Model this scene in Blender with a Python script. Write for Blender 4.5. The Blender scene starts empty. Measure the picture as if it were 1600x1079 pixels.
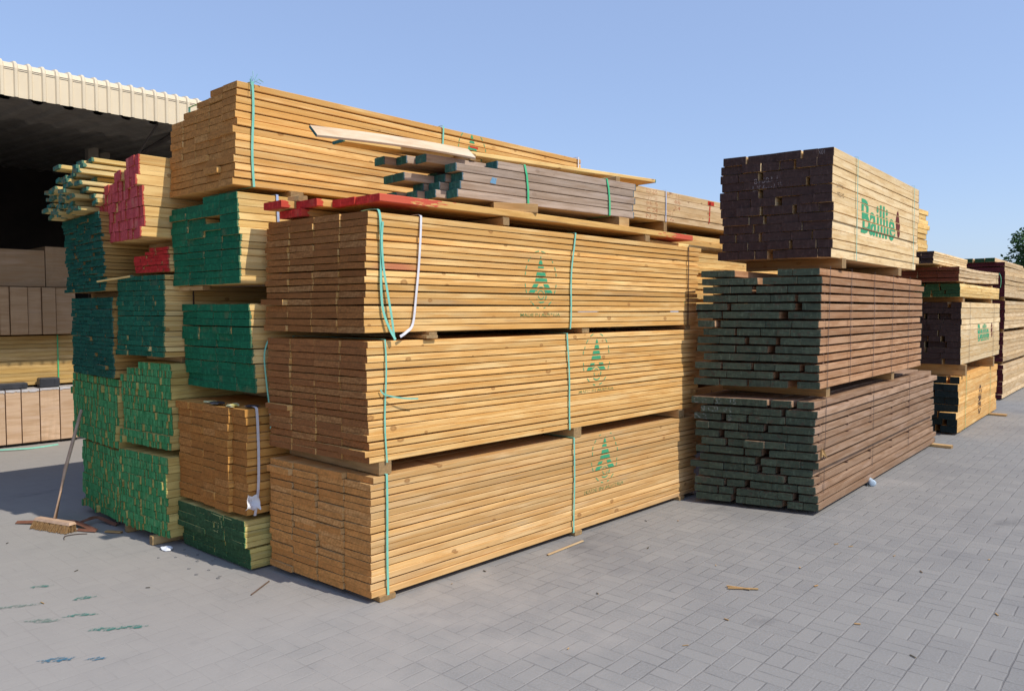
import bpy, bmesh, math, random
from mathutils import Vector, Matrix

S = bpy.context.scene
COL = S.collection
rad = math.radians
RNG = random.Random(7)

# ------------------------------------------------------------------ camera, sky, sun, exposure
CAM = Vector((-2.511, -3.377, 1.60))
cd = bpy.data.cameras.new('camera')
cd.sensor_width = 36.0
cd.lens = 27.05
cd.clip_end = 2000
cam = bpy.data.objects.new('camera', cd)
COL.objects.link(cam)
cam.location = CAM
cam.rotation_euler = (rad(90 - 2.64), 0, rad(43.3 - 90))
S.camera = cam

SUN_EL, SUN_R = 50.0, 0.19
sd = Vector((-SUN_R, math.sqrt(1 - SUN_R ** 2), 0)) * math.cos(rad(SUN_EL)) + Vector((0, 0, -math.sin(rad(SUN_EL))))
W = bpy.data.worlds.new('World')
S.world = W
W.use_nodes = True
wn = W.node_tree.nodes
sky = wn.new('ShaderNodeTexSky')
sky.sky_type = 'NISHITA'
sky.sun_disc = False
sky.sun_elevation = rad(SUN_EL)
sky.sun_rotation = math.atan2(-sd.x, -sd.y)
sky.air_density = 1.0
sky.dust_density = 1.0
sky.ozone_density = 3.0
bg = wn['Background']
bg.inputs['Strength'].default_value = 0.15
# even pale blue mixed into the sky colour flattens the gradient
sky_mix = wn.new('ShaderNodeMix'); sky_mix.data_type = 'RGBA'
sky_mix.inputs[0].default_value = .55
sky_mix.inputs[7].default_value = (1.78, 2.32, 3.80, 1)
W.node_tree.links.new(sky.outputs[0], sky_mix.inputs[6])
W.node_tree.links.new(sky_mix.outputs[2], bg.inputs['Color'])

sl = bpy.data.lights.new('sun', 'SUN')
sl.energy = 2.8
sl.angle = rad(0.5)
sl.color = (1.0, 0.94, 0.84)
sun = bpy.data.objects.new('sun', sl)
COL.objects.link(sun)
sun.rotation_euler = sd.to_track_quat('-Z', 'Y').to_euler()
sun.location = (3, -8, 12)

S.view_settings.view_transform = 'Standard'
S.view_settings.look = 'None'
S.view_settings.exposure = 0.47
S.view_settings.gamma = 1.0
S.render.engine = 'CYCLES'

# ------------------------------------------------------------------ helpers
def tag(o, label=None, cat=None, group=None, kind=None):
    if label: o['label'] = label
    if cat: o['category'] = cat
    if group: o['group'] = group
    if kind: o['kind'] = kind
    return o

def empty(name, loc=(0, 0, 0), rz=0.0):
    o = bpy.data.objects.new(name, None)
    COL.objects.link(o)
    o.location = loc
    o.rotation_euler = (0, 0, rz)
    o.empty_display_size = 0.1
    return o

def link_mesh(name, me, mats, parent=None, loc=(0, 0, 0), rz=0.0):
    if not isinstance(mats, (list, tuple)): mats = [mats]
    for m in mats: me.materials.append(m)
    o = bpy.data.objects.new(name, me)
    COL.objects.link(o)
    o.location = loc
    o.rotation_euler = (0, 0, rz)
    if parent: o.parent = parent
    return o

class MB:
    """collects shapes for ONE mesh object"""
    def __init__(s):
        s.v, s.f, s.mi = [], [], []
    def add(s, vs, fs, mi=0):
        n = len(s.v)
        s.v += [tuple(p) for p in vs]
        s.f += [tuple(i + n for i in f) for f in fs]
        s.mi += [mi] * len(fs)
    def box(s, a, b, mi=0, c=0.0):
        x0, y0, z0 = a; x1, y1, z1 = b
        if c <= 0:
            vs = [(x0, y0, z0), (x1, y0, z0), (x1, y1, z0), (x0, y1, z0), (x0, y0, z1), (x1, y0, z1), (x1, y1, z1), (x0, y1, z1)]
            s.add(vs, [(3, 2, 1, 0), (4, 5, 6, 7), (0, 1, 5, 4), (1, 2, 6, 5), (2, 3, 7, 6), (3, 0, 4, 7)], mi)
        else:
            bm = bmesh.new()
            bmesh.ops.create_cube(bm, size=1.0)
            for v in bm.verts:
                v.co = Vector((x0 + (v.co.x + .5) * (x1 - x0), y0 + (v.co.y + .5) * (y1 - y0), z0 + (v.co.z + .5) * (z1 - z0)))
            bmesh.ops.bevel(bm, geom=bm.edges[:], offset=c, segments=1, affect='EDGES')
            bm.verts.index_update()
            s.add([v.co[:] for v in bm.verts], [[v.index for v in f.verts] for f in bm.faces], mi)
            bm.free()
    def tube(s, pts, r, n=8, mi=0, cap=True):
        pts = [Vector(p) for p in pts]
        rs = r if isinstance(r, (list, tuple)) else [r] * len(pts)
        rings = []
        for i, p in enumerate(pts):
            d = (pts[min(i + 1, len(pts) - 1)] - pts[max(i - 1, 0)]).normalized()
            a = Vector((0, 0, 1)) if abs(d.z) < .9 else Vector((1, 0, 0))
            e1 = d.cross(a).normalized(); e2 = d.cross(e1)
            rings.append([p + (e1 * math.cos(2 * math.pi * k / n) + e2 * math.sin(2 * math.pi * k / n)) * rs[i] for k in range(n)])
        vs = [q for rg in rings for q in rg]
        fs = []
        for i in range(len(pts) - 1):
            for k in range(n):
                fs.append((i * n + k, i * n + (k + 1) % n, (i + 1) * n + (k + 1) % n, (i + 1) * n + k))
        if cap:
            fs.append(tuple(range(n - 1, -1, -1)))
            fs.append(tuple((len(pts) - 1) * n + k for k in range(n)))
        s.add(vs, fs, mi)
    def ribbon(s, pts, wdir, w, th=0.0012, mi=0):
        pts = [Vector(p) for p in pts]
        vs, fs = [], []
        m = len(pts)
        for i, p in enumerate(pts):
            d = (pts[min(i + 1, m - 1)] - pts[max(i - 1, 0)]).normalized()
            wd = Vector(wdir[i] if isinstance(wdir, list) else wdir)
            wd = (wd - d * wd.dot(d)).normalized()
            nn = d.cross(wd).normalized()
            for a, b in ((-1, -1), (1, -1), (1, 1), (-1, 1)):
                vs.append(p + wd * (a * w / 2) + nn * (b * th / 2))
        for i in range(m - 1):
            for k in range(4):
                fs.append((i * 4 + k, i * 4 + (k + 1) % 4, i * 4 + 4 + (k + 1) % 4, i * 4 + 4 + k))
        fs.append((3, 2, 1, 0)); fs.append(tuple((m - 1) * 4 + k for k in range(4)))
        s.add(vs, fs, mi)
    def mesh(s, name, smooth=False):
        me = bpy.data.meshes.new(name)
        me.from_pydata(s.v, [], s.f)
        me.polygons.foreach_set('material_index', s.mi)
        if smooth: me.polygons.foreach_set('use_smooth', [True] * len(s.f))
        me.update()
        bm = bmesh.new(); bm.from_mesh(me)
        bmesh.ops.recalc_face_normals(bm, faces=bm.faces[:])
        bm.to_mesh(me); bm.free()
        return me
    def build(s, name, mats, parent=None, loc=(0, 0, 0), rz=0.0, smooth=False):
        return link_mesh(name, s.mesh(name, smooth), mats, parent, loc, rz)

def set_attr(me, name, vals):
    a = me.attributes.new(name, 'FLOAT', 'POINT')
    a.data.foreach_set('value', vals)

# ------------------------------------------------------------------ material toolkit
class NT:
    def __init__(s, name):
        s.m = bpy.data.materials.new(name)
        s.m.use_nodes = True
        s.t = s.m.node_tree
        s.b = s.t.nodes['Principled BSDF']
    def n(s, typ, **kw):
        o = s.t.nodes.new('ShaderNode' + typ)
        for k, v in kw.items():
            setattr(o, k, v)
        return o
    def l(s, a, b): s.t.links.new(a, b)
    def put(s, sock, v):
        if isinstance(v, bpy.types.NodeSocket): s.l(v, sock)
        elif isinstance(v, (tuple, list)) and len(v) == 3 and sock.type == 'RGBA': sock.default_value = (*v, 1)
        else: sock.default_value = v
    def math(s, op, a, b=0.0, c=0.0, clamp=False):
        o = s.n('Math', operation=op, use_clamp=clamp)
        s.put(o.inputs[0], a); s.put(o.inputs[1], b)
        if op in ('MULTIPLY_ADD', 'SMOOTH_MIN', 'COMPARE', 'WRAP'): s.put(o.inputs[2], c)
        return o.outputs[0]
    def vmath(s, op, a, b=(0, 0, 0)):
        o = s.n('VectorMath', operation=op)
        s.put(o.inputs[0], a); s.put(o.inputs[1], b)
        return o.outputs[0]
    def ss(s, v, lo, hi, a=0.0, b=1.0):
        o = s.n('MapRange', interpolation_type='SMOOTHSTEP')
        s.put(o.inputs[0], v); s.put(o.inputs[1], lo); s.put(o.inputs[2], hi); s.put(o.inputs[3], a); s.put(o.inputs[4], b)
        return o.outputs[0]
    def mix(s, f, a, b, mode='MIX'):
        o = s.n('Mix', data_type='RGBA', blend_type=mode)
        s.put(o.inputs[0], f); s.put(o.inputs[6], a); s.put(o.inputs[7], b)
        return o.outputs[2]
    def noise(s, vec, scale=1.0, detail=3.0, rough=.55, w=None):
        o = s.n('TexNoise')
        if vec is not None: s.put(o.inputs['Vector'], vec)
        s.put(o.inputs['Scale'], scale); s.put(o.inputs['Detail'], detail); s.put(o.inputs['Roughness'], rough)
        return o.outputs[0]
    def scl(s, vec, sc):
        return s.vmath('MULTIPLY', vec, sc)
    def attr(s, name):
        o = s.n('Attribute', attribute_type='GEOMETRY', attribute_name=name)
        return o.outputs['Fac']
    def obj(s):
        return s.n('TexCoord').outputs['Object']
    def bump(s, h, strength=.3, dist=.01):
        o = s.n('Bump')
        s.put(o.inputs['Height'], h); o.inputs['Strength'].default_value = strength; o.inputs['Distance'].default_value = dist
        s.l(o.outputs[0], s.b.inputs['Normal'])
    def done(s, col, rough=.8, spec=.25):
        s.put(s.b.inputs['Base Color'], col); s.put(s.b.inputs['Roughness'], rough)
        s.b.inputs['Specular IOR Level'].default_value = spec
        return s.m

def side_wood(name, a, b, c, grime=(.2, .18, .16), grime_amt=.5, knots=1.0, paint=None, spill=.012, stain=None):
    """long faces of sawn boards: grain along local x, knots, weather stains, a little end paint carried round the edge"""
    t = NT(name)
    seed = t.attr('seed'); ed = t.attr('ed')
    off = t.n('CombineXYZ')
    t.l(t.math('MULTIPLY', seed, 37.0), off.inputs[0]); t.l(t.math('MULTIPLY', seed, 91.0), off.inputs[1]); t.l(t.math('MULTIPLY', seed, 53.0), off.inputs[2])
    p = t.vmath('ADD', t.obj(), off.outputs[0])
    g1 = t.noise(t.scl(p, (1.3, 30, 42)), 1.0, 5.0, .6)
    g2 = t.noise(t.scl(p, (.9, 5, 9)), 1.0, 3.0, .5)
    col = t.mix(t.ss(g1, .36, .66), a, b)
    wnz = t.n('TexWhiteNoise', noise_dimensions='1D'); t.l(seed, wnz.inputs['W'])
    tone = wnz.outputs['Value']
    col = t.mix(t.math('MULTIPLY', t.ss(tone, .25, 1.0), .85), col, c)
    br = t.math('MULTIPLY_ADD', t.ss(wnz.outputs['Color'], 0, 1), .46, .74)
    comb = t.n('CombineColor')
    for i in range(3): t.l(br, comb.inputs[i])
    col = t.mix(1.0, col, comb.outputs[0], 'MULTIPLY')
    fig = t.noise(t.scl(p, (3.2, 9, 26)), 1.0, 4.0, .6)
    col = t.mix(t.math('MULTIPLY', t.ss(fig, .40, .66), .55), col, tuple(x * y for x, y in zip(b, (.80, .70, .58))))
    lite = t.noise(t.scl(p, (1.7, 7, 13)), 1.0, 3.0, .55)
    col = t.mix(t.math('MULTIPLY', t.ss(lite, .55, .72), .38), col, tuple(min(.9, x * y) for x, y in zip(a, (1.13, 1.22, 1.45))))
    # weathering blotches running along the grain
    gm = t.ss(g2, .52, .78)
    gm2 = t.ss(t.noise(t.scl(p, (.45, 1.2, 1.2)), 1.0, 2.0, .5), .45, .72)
    col = t.mix(t.math('MULTIPLY', t.math('MULTIPLY', gm, gm2), grime_amt), col, grime)
    hair = t.ss(t.noise(t.scl(p, (2.5, 70, 110)), 1.0, 2.0, .5), .60, .72)
    col = t.mix(t.math('MULTIPLY', hair, .42), col, grime)
    if knots > 0:
        v = t.n('TexVoronoi', feature='F1', voronoi_dimensions='2D')
        v.inputs['Scale'].default_value = 1.0
        warp = t.noise(t.scl(p, (22, 5, 22)), 1.0, 2.0)
        sp = t.n('SeparateXYZ'); t.l(p, sp.inputs[0])
        pv = t.n('CombineXYZ')
        t.l(t.math('MULTIPLY_ADD', warp, .03, t.math('MULTIPLY', sp.outputs[0], 2.6)), pv.inputs[0])
        t.l(t.math('MULTIPLY_ADD', warp, .05, t.math('MULTIPLY', sp.outputs[2], 4.2)), pv.inputs[1])
        t.l(pv.outputs[0], v.inputs['Vector'])
        d = v.outputs['Distance']
        t1 = t.n('SeparateColor'); t.l(v.outputs['Color'], t1.inputs[0])
        r = t.math('MULTIPLY_ADD', t1.outputs[0], .050, .018)
        k = t.ss(t.math('DIVIDE', d, t.math('MAXIMUM', r, .016)), .75, 1.25, 1.0, 0.0)
        k = t.math('MULTIPLY', k, t.ss(t1.outputs[1], .30, .34))
        ring = t.ss(t.math('DIVIDE', d, t.math('MAXIMUM', r, .016)), .0, .8, .35, 1.0)
        kc = t.mix(ring, (a[0] * .62, a[1] * .5, a[2] * .4), (a[0] * .30, a[1] * .19, a[2] * .13))
        col = t.mix(t.math('MULTIPLY', k, .68 * knots), col, kc)
    if stain:
        sm = t.ss(t.noise(t.scl(p, (.55, .8, .8)), 1.0, 1.0), stain[1], stain[1] + .03)
        col = t.mix(t.math('MULTIPLY', sm, .75), col, stain[0])
    if paint:
        edge = t.math('MULTIPLY_ADD', t.noise(t.scl(p, (9, 60, 60)), 1.0, 3.0), spill * 2.4, spill * -.35)
        pm = t.math('LESS_THAN', ed, edge)
        col = t.mix(t.math('MULTIPLY', pm, .88), col, paint)
    t.bump(t.math('MULTIPLY_ADD', g1, .5, t.math('MULTIPLY', hair, -.4)), .35, .004)
    return t.done(col, .82, .15)

def end_wood(name, a, b, paint=None, wear=.62, sawn=1.0, b2=None, k=.58):
    """cut ends: saw marks, growth rings, optional worn sealing paint"""
    sc = lambda c: tuple(x * k for x in c) if c else None
    a, b, b2 = sc(a), sc(b), sc(b2)
    if paint: paint = (sc(paint[0]), sc(paint[1]))
    t = NT(name)
    seed = t.attr('seed')
    off = t.n('CombineXYZ')
    for i, kk in enumerate((37.0, 91.0, 53.0)): t.l(t.math('MULTIPLY', seed, kk), off.inputs[i])
    p = t.vmath('ADD', t.obj(), off.outputs[0])
    wnz = t.n('TexWhiteNoise', noise_dimensions='1D'); t.l(t.math('ADD', seed, .37), wnz.inputs['W'])
    tone = wnz.outputs['Value']
    wv = t.n('TexWave', wave_type='RINGS', rings_direction='X')
    wv.inputs['Scale'].default_value = 14.0; wv.inputs['Distortion'].default_value = 3.0; wv.inputs['Detail'].default_value = 2.0
    t.l(t.vmath('ADD', t.scl(t.obj(), (0, 1, 1)), t.scl(off.outputs[0], (0, .02, .02))), wv.inputs['Vector'])
    saw = t.noise(t.scl(p, (3, 26, 90)), 1.0, 4.0, .6)
    bl = t.noise(t.scl(p, (6, 9, 9)), 1.0, 3.0, .6)
    col = t.mix(tone, a, b)
    if b2: col = t.mix(t.ss(wnz.outputs['Color'], .55, .95), col, b2)
    dark = tuple(x * .55 for x in a)
    col = t.mix(t.math('MULTIPLY', t.ss(saw, .40, .62), .72 * sawn), col, dark)
    col = t.mix(t.math('MULTIPLY', t.ss(wv.outputs['Fac'], .3, .8), .30), col, dark)
    col = t.mix(t.math('MULTIPLY', t.ss(bl, .5, .75), .35), col, tuple(min(1, x * 1.5) for x in b))
    if paint:
        pa, pb = paint
        pc = t.mix(t.math('MULTIPLY_ADD', tone, .7, t.math('MULTIPLY', bl, .3)), pa, pb)
        pc = t.mix(t.math('MULTIPLY', t.ss(saw, .4, .7), .55), pc, tuple(x * .5 for x in pa))
        thin = t.noise(t.scl(p, (5, 60, 16)), 1.0, 4.0, .65)
        pc = t.mix(t.math('MULTIPLY', t.ss(thin, .50, .74), .5), pc, tuple(min(1, x * 1.9 + .012) for x in pb))
        pc = t.mix(t.math('MULTIPLY', t.ss(bl, .56, .74), .35), pc, a)
        miss = t.ss(t.noise(t.scl(p, (10, 22, 30)), 1.0, 4.0, .7), wear, wear + .05)
        col = t.mix(miss, pc, col)
    t.bump(saw, .4, .004)
    return t.done(col, .8, .2)

def plain(name, col, col2=None, rough=.6, sc=12.0, spec=.3, metal=0.0):
    t = NT(name)
    n = t.noise(t.obj(), sc, 4.0, .6)
    t.b.inputs['Metallic'].default_value = metal
    c = t.mix(t.ss(n, .3, .7), col, col2 if col2 else tuple(x * .8 for x in col))
    return t.done(c, rough, spec)

def stencil_mat(name, col, thr=.40, cov=.9):
    """sprayed stencil paint: worn through where the wood was rough"""
    t = NT(name)
    p = t.obj()
    n = t.noise(t.scl(p, (55, 55, 55)), 1.0, 4.0, .65)
    n2 = t.noise(t.scl(p, (7, 7, 7)), 1.0, 2.0, .5)
    h = t.math('MULTIPLY_ADD', n2, .35, t.math('MULTIPLY', n, .75))
    al = t.math('MULTIPLY', t.ss(h, thr, thr + .16), cov)
    t.l(al, t.b.inputs['Alpha'])
    return t.done(t.mix(n, col, tuple(x * .75 for x in col)), .8, .1)

# wood families
PINE = side_wood('pine_side', (.84, .545, .222), (.70, .38, .115), (.59, .32, .095), grime=(.27, .20, .13), stain=((.46, .12, .075), .775))
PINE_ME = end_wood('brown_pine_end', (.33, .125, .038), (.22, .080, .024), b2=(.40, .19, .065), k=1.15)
PINE_TE = end_wood('golden_pine_end', (.38, .165, .042), (.29, .118, .028), b2=(.43, .215, .068), k=1.4)  # brighter golden ends: open skylight on the top bundle put into the colour
PINE_E = end_wood('pine_end', (.36, .140, .038), (.24, .085, .022), b2=(.42, .21, .075), k=1.02)
PINE_D = side_wood('pine_dusty_side', (.70, .455, .205), (.60, .345, .125), (.53, .32, .13), grime=(.33, .27, .20), grime_amt=.7)
PINE_DE = end_wood('pine_dusty_bounce_end', (.43, .185, .050), (.33, .128, .032), b2=(.46, .235, .085), k=1.65)  # dusty ends lightened: bounce off the paving put into the colour
AMBER = side_wood('amber_side', (.72, .385, .11), (.60, .29, .07), (.58, .29, .075))
AMBER_E = end_wood('amber_end', (.38, .150, .032), (.29, .105, .022), b2=(.43, .19, .055), k=1.25)  # raised end tone: light bounced up from the ground painted in
PALE = side_wood('pale_side', (.78, .54, .215), (.70, .44, .14), (.79, .58, .26), grime=(.35, .28, .18), grime_amt=.4, paint=(.02, .16, .09))
GREEN_E = end_wood('green_end', (.2, .14, .06), (.2, .14, .06), paint=((.004, .095, .042), (.009, .145, .062)), wear=.74, k=1.0)
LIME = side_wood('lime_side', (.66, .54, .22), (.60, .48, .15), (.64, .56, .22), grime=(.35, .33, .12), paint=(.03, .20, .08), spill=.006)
LIMEB = side_wood('shaded_lime_side', (.60, .46, .15), (.50, .36, .11), (.60, .48, .17), grime=(.2, .13, .06), paint=(.02, .15, .06), spill=.006)  # darker copy of LIME, shade between the rows put into the colour
LIME_E = end_wood('lime_end', (.40, .32, .12), (.30, .24, .08), paint=((.026, .190, .060), (.085, .300, .110)), wear=.80, k=1.05)
MOSS_E = end_wood('moss_end', (.18, .16, .06), (.14, .13, .05), paint=((.030, .085, .034), (.050, .125, .048)), wear=.64, k=0.75)
TEAL = side_wood('teal_side', (.46, .28, .09), (.36, .20, .06), (.50, .32, .11), grime=(.16, .10, .05), paint=(.01, .13, .11))
TEAL_E = end_wood('teal_end', (.12, .10, .06), (.10, .08, .05), paint=((.007, .085, .058), (.014, .140, .085)), wear=.68, k=0.72)
TEALG_E = end_wood('teal_green_end', (.16, .12, .06), (.14, .10, .05), paint=((.008, .110, .062), (.020, .180, .095)), wear=.74, k=0.72)
REDW = side_wood('red_end_side', (.78, .52, .20), (.68, .40, .13), (.79, .55, .23), grime=(.3, .2, .12), paint=(.45, .035, .045))
RED_E = end_wood('rose_end', (.5, .25, .15), (.4, .2, .1), paint=((.38, .040, .048), (.50, .085, .085)), wear=.70, k=1.15)
SCAR_E = end_wood('scarlet_end', (.45, .2, .1), (.35, .15, .08), paint=((.50, .020, .020), (.62, .040, .030)), wear=.68, k=0.9)
SCARL = side_wood('long_red_plank_side', (.62, .37, .12), (.54, .29, .08), (.66, .40, .14), paint=(.56, .07, .05), spill=.42)
SCARW = side_wood('scarlet_plank_side', (.62, .37, .12), (.54, .29, .08), (.66, .40, .14), paint=(.50, .03, .03), spill=.05)
STICK = side_wood('stick_side', (.76, .59, .25), (.68, .47, .16), (.78, .63, .31), grime=(.28, .22, .12), paint=(.02, .16, .12), spill=.02)
STICK_E = end_wood('stick_end', (.30, .22, .10), (.22, .16, .07), paint=((.01, .12, .10), (.06, .26, .20)), wear=.50, k=0.8)
GREYW = side_wood('grey_beam_side', (.43, .325, .245), (.33, .245, .18), (.47, .365, .285), grime=(.11, .075, .055), grime_amt=.8, paint=(.05, .12, .16), spill=.010, knots=.4)
GREY_E = end_wood('grey_beam_end', (.1, .1, .08), (.08, .08, .06), paint=((.015, .075, .070), (.030, .125, .110)), wear=.78, k=1.3)
ROSEW = side_wood('rosy_side', (.45, .255, .135), (.35, .18, .088), (.50, .305, .175), grime=(.16, .09, .06), knots=.25, paint=(.03, .045, .036), spill=.022)
ROSED = side_wood('dusty_rosy_side', (.335, .215, .135), (.25, .15, .09), (.38, .25, .165), grime=(.15, .10, .075), grime_amt=.7, knots=.25, paint=(.03, .045, .036), spill=.022)
ROSE_E = end_wood('dark_green_end', (.09, .075, .05), (.07, .06, .045), paint=((.045, .062, .042), (.075, .098, .066)), wear=.58, k=1.0)
CREAM = side_wood('cream_side', (.72, .54, .30), (.66, .46, .22), (.74, .58, .35), grime=(.34, .24, .14), knots=.35, paint=(.06, .035, .035), spill=.012)
PLUM_E = end_wood('plum_end', (.12, .07, .05), (.1, .06, .05), paint=((.062, .035, .031), (.086, .054, .047)), wear=.70, k=0.75)
BLACK_E = end_wood('black_green_end', (.06, .06, .05), (.05, .05, .04), paint=((.016, .030, .032), (.028, .048, .050)), wear=.66)
MAHO = side_wood('old_wood_side', (.62, .45, .25), (.52, .35, .17), (.66, .50, .31), grime=(.22, .15, .10), grime_amt=.7)
MAHO_D = side_wood('dark_lath_side', (.16, .10, .07), (.12, .08, .05), (.2, .13, .09), knots=0)
MAHO_E = end_wood('rust_end', (.22, .06, .03), (.17, .05, .03), b2=(.26, .09, .04), k=0.9)
WINE_E = end_wood('wine_end', (.14, .04, .04), (.1, .03, .03), paint=((.15, .022, .030), (.20, .035, .040)), wear=.72)
SPACER = side_wood('spacer_side', (.50, .31, .13), (.40, .23, .09), (.56, .38, .18), grime=(.2, .14, .09), knots=.6)
SPACER_E = end_wood('spacer_end', (.46, .30, .14), (.36, .22, .10), k=0.85)
EARTH = side_wood('panel_edge', (.47, .30, .165), (.43, .27, .145), (.48, .31, .175), grime=(.33, .22, .13), grime_amt=.25, knots=0)
PLY = side_wood('plywood_edge', (.56, .37, .14), (.49, .31, .10), (.60, .41, .18), grime=(.3, .18, .07), knots=0)

M_TEALSTRAP = plain('green_strap', (.16, .48, .36), (.22, .56, .44), .35, 30, .5)
M_GREENSTRAP = plain('vivid_green_strap', (.04, .42, .17), (.08, .50, .22), .35, 30, .5)
M_WHITESTRAP = plain('white_strap', (.72, .70, .70), (.62, .60, .62), .4, 30, .5)
M_BLUESTRAP = plain('pale_blue_strap', (.36, .46, .68), (.44, .54, .74), .4, 30, .5)
M_DARKSTRAP = plain('dark_strap', (.05, .035, .03), (.09, .05, .035), .5, 30, .4)
M_PAPER = plain('white_paper', (.80, .81, .84), (.70, .72, .78), .7, 14, .2)
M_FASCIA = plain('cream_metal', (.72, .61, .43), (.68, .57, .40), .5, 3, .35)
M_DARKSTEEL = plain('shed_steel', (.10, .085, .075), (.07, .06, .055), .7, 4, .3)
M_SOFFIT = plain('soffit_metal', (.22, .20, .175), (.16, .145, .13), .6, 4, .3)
M_SHEDWALL = plain('shed_wall', (.045, .038, .033), (.03, .026, .024), .9, 2, .1)
M_POST = plain('shed_post', (.42, .37, .31), (.34, .30, .25), .7, 5, .3)
M_BLACKPLASTIC = plain('black_plastic', (.035, .037, .043), (.05, .052, .06), .45, 10, .4)
M_WRAP = plain('plastic_wrap', (.62, .60, .60), (.50, .47, .46), .3, 16, .5)

# ------------------------------------------------------------------ ground
def ground_mat():
    t = NT('concrete_pavers')
    p0 = t.obj()
    mp = t.n('Mapping'); mp.inputs['Rotation'].default_value = (0, 0, rad(-2.5)); t.l(p0, mp.inputs['Vector'])
    wob = t.noise(p0, 9.0, 2.0)
    wv = t.vmath('SCALE', t.vmath('SUBTRACT', t.n('TexNoise').outputs['Color'], (.5, .5, .5)))
    p = t.scl(mp.outputs[0], (1 / .172, 1 / .172, 1))
    sx = t.n('SeparateXYZ'); t.l(p, sx.inputs[0])
    x = t.math('MULTIPLY_ADD', wob, .05, sx.outputs[0]); y = t.math('MULTIPLY_ADD', wob, -.05, sx.outputs[1])
    i = t.math('FLOOR', x); j = t.math('FLOOR', y)
    fx = t.math('SUBTRACT', x, i); fy = t.math('SUBTRACT', y, j)
    par = t.math('FLOORED_MODULO', t.math('ADD', i, j), 2.0)
    a = t.math('ADD', t.math('MULTIPLY', par, fx), t.math('MULTIPLY', t.math('SUBTRACT', 1.0, par), fy))
    half = t.math('GREATER_THAN', a, .5)
    ex = t.math('MINIMUM', fx, t.math('SUBTRACT', 1.0, fx)); ey = t.math('MINIMUM', fy, t.math('SUBTRACT', 1.0, fy))
    d = t.math('MINIMUM', t.math('MINIMUM', ex, ey), t.math('ABSOLUTE', t.math('SUBTRACT', a, .5)))
    idv = t.n('CombineXYZ'); t.l(i, idv.inputs[0]); t.l(j, idv.inputs[1]); t.l(half, idv.inputs[2])
    wn_ = t.n('TexWhiteNoise', noise_dimensions='3D'); t.l(idv.outputs[0], wn_.inputs['Vector'])
    tone = wn_.outputs['Value']
    joint = t.ss(d, .008, .035, 1.0, 0.0)
    # joints are partly sanded over: strength varies
    js = t.ss(t.noise(p0, 3.1, 4.0, .65), .36, .60)
    pore = t.noise(p0, 90.0, 4.0, .7)
    blotch = t.noise(p0, .9, 4.0, .6)
    big = t.noise(p0, .28, 3.0, .5)
    c = t.mix(tone, (.258, .248, .230), (.218, .211, .199))
    c = t.mix(t.ss(pore, .35, .75), c, (.27, .265, .26))
    c = t.mix(t.math('MULTIPLY', t.ss(blotch, .48, .72), .35), c, (.155, .154, .16))
    sandj = t.mix(t.ss(t.noise(p0, 5.0, 2.0), .42, .58), (.115, .112, .112), (.255, .24, .225))
    c = t.mix(t.math('MULTIPLY', joint, t.math('MULTIPLY_ADD', js, .38, .14)), c, sandj)
    # sawdust and fine sand trodden over the left of the yard and along the stacks
    sp = t.n('SeparateXYZ'); t.l(p0, sp.inputs[0])
    left = t.ss(t.math('MULTIPLY_ADD', sp.outputs[0], 1.0, t.math('MULTIPLY', sp.outputs[1], -.75)), 2.6, -1.8)
    near = t.ss(sp.outputs[1], -2.6, -.4)
    dm = t.math('MULTIPLY', t.math('MULTIPLY_ADD', near, .75, .25), t.math('MULTIPLY_ADD', left, .8, .2))
    dn = t.math('MULTIPLY_ADD', t.math('ADD', big, t.noise(p0, 2.2, 5.0, .65)), .75, -.35)
    dust = t.ss(t.math('ADD', dm, t.math('MULTIPLY', t.math('SUBTRACT', dn, .4), 1.6)), .25, 1.0)
    dc = t.mix(t.noise(p0, 6.0, 5.0, .7), (.39, .36, .325), (.33, .305, .28))
    c = t.mix(t.math('MULTIPLY', dust, .68), c, dc)
    # dark oily patches
    oil = t.ss(t.noise(t.scl(p0, (.9, 1.6, 1)), 1.0, 5.0, .6), .62, .74)
    c = t.mix(t.math('MULTIPLY', oil, .60), c, (.125, .122, .122))
    h = t.math('SUBTRACT', t.math('MULTIPLY', pore, .25), t.math('MULTIPLY', joint, t.math('SUBTRACT', 1.0, t.math('MULTIPLY', dust, .8))))
    h = t.math('ADD', h, t.math('MULTIPLY', tone, .35))
    t.bump(h, .5, .006)
    return t.done(c, .9, .2)

g = MB()
g.add([(-150, -150, 0), (250, -150, 0), (250, 250, 0), (-150, 250, 0)], [(0, 1, 2, 3)])
tag(g.build('ground', ground_mat()), kind='structure')

# ------------------------------------------------------------------ boards and bundles
def board_data(L, w, h, waves, c, twist=0.0, segs=None, cup=0.0, x_sk=0.0):
    """board from local (0,0,0) to (L,w,h); returns verts, faces, material index, end distance"""
    n = segs or max(3, int(L / .45))
    xs = [L * i / n for i in range(n + 1)]
    prof = [(c, 0), (w - c, 0), (w, c), (w, h - c), (w - c, h), (c, h), (0, h - c), (0, c)]
    vs, fs, mi, ed = [], [], [], []
    for x in xs:
        dz = waves(x)
        for (y, z) in prof:
            q = (y / w - .5)
            vs.append((x + x_sk * (y - w / 2), y, z + dz + twist * q * (1 - x / L) + cup * (4 * q * q - .5)))
            ed.append(min(x, L - x))
    for i in range(n):
        for k in range(8):
            fs.append((i * 8 + k, i * 8 + (k + 1) % 8, i * 8 + 8 + (k + 1) % 8, i * 8 + 8 + k)); mi.append(0)
    fs.append(tuple(range(7, -1, -1))); mi.append(1)
    fs.append(tuple(n * 8 + k for k in range(8))); mi.append(1)
    fs = [tuple(reversed(f)) for f in fs]
    return vs, fs, mi, ed

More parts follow.
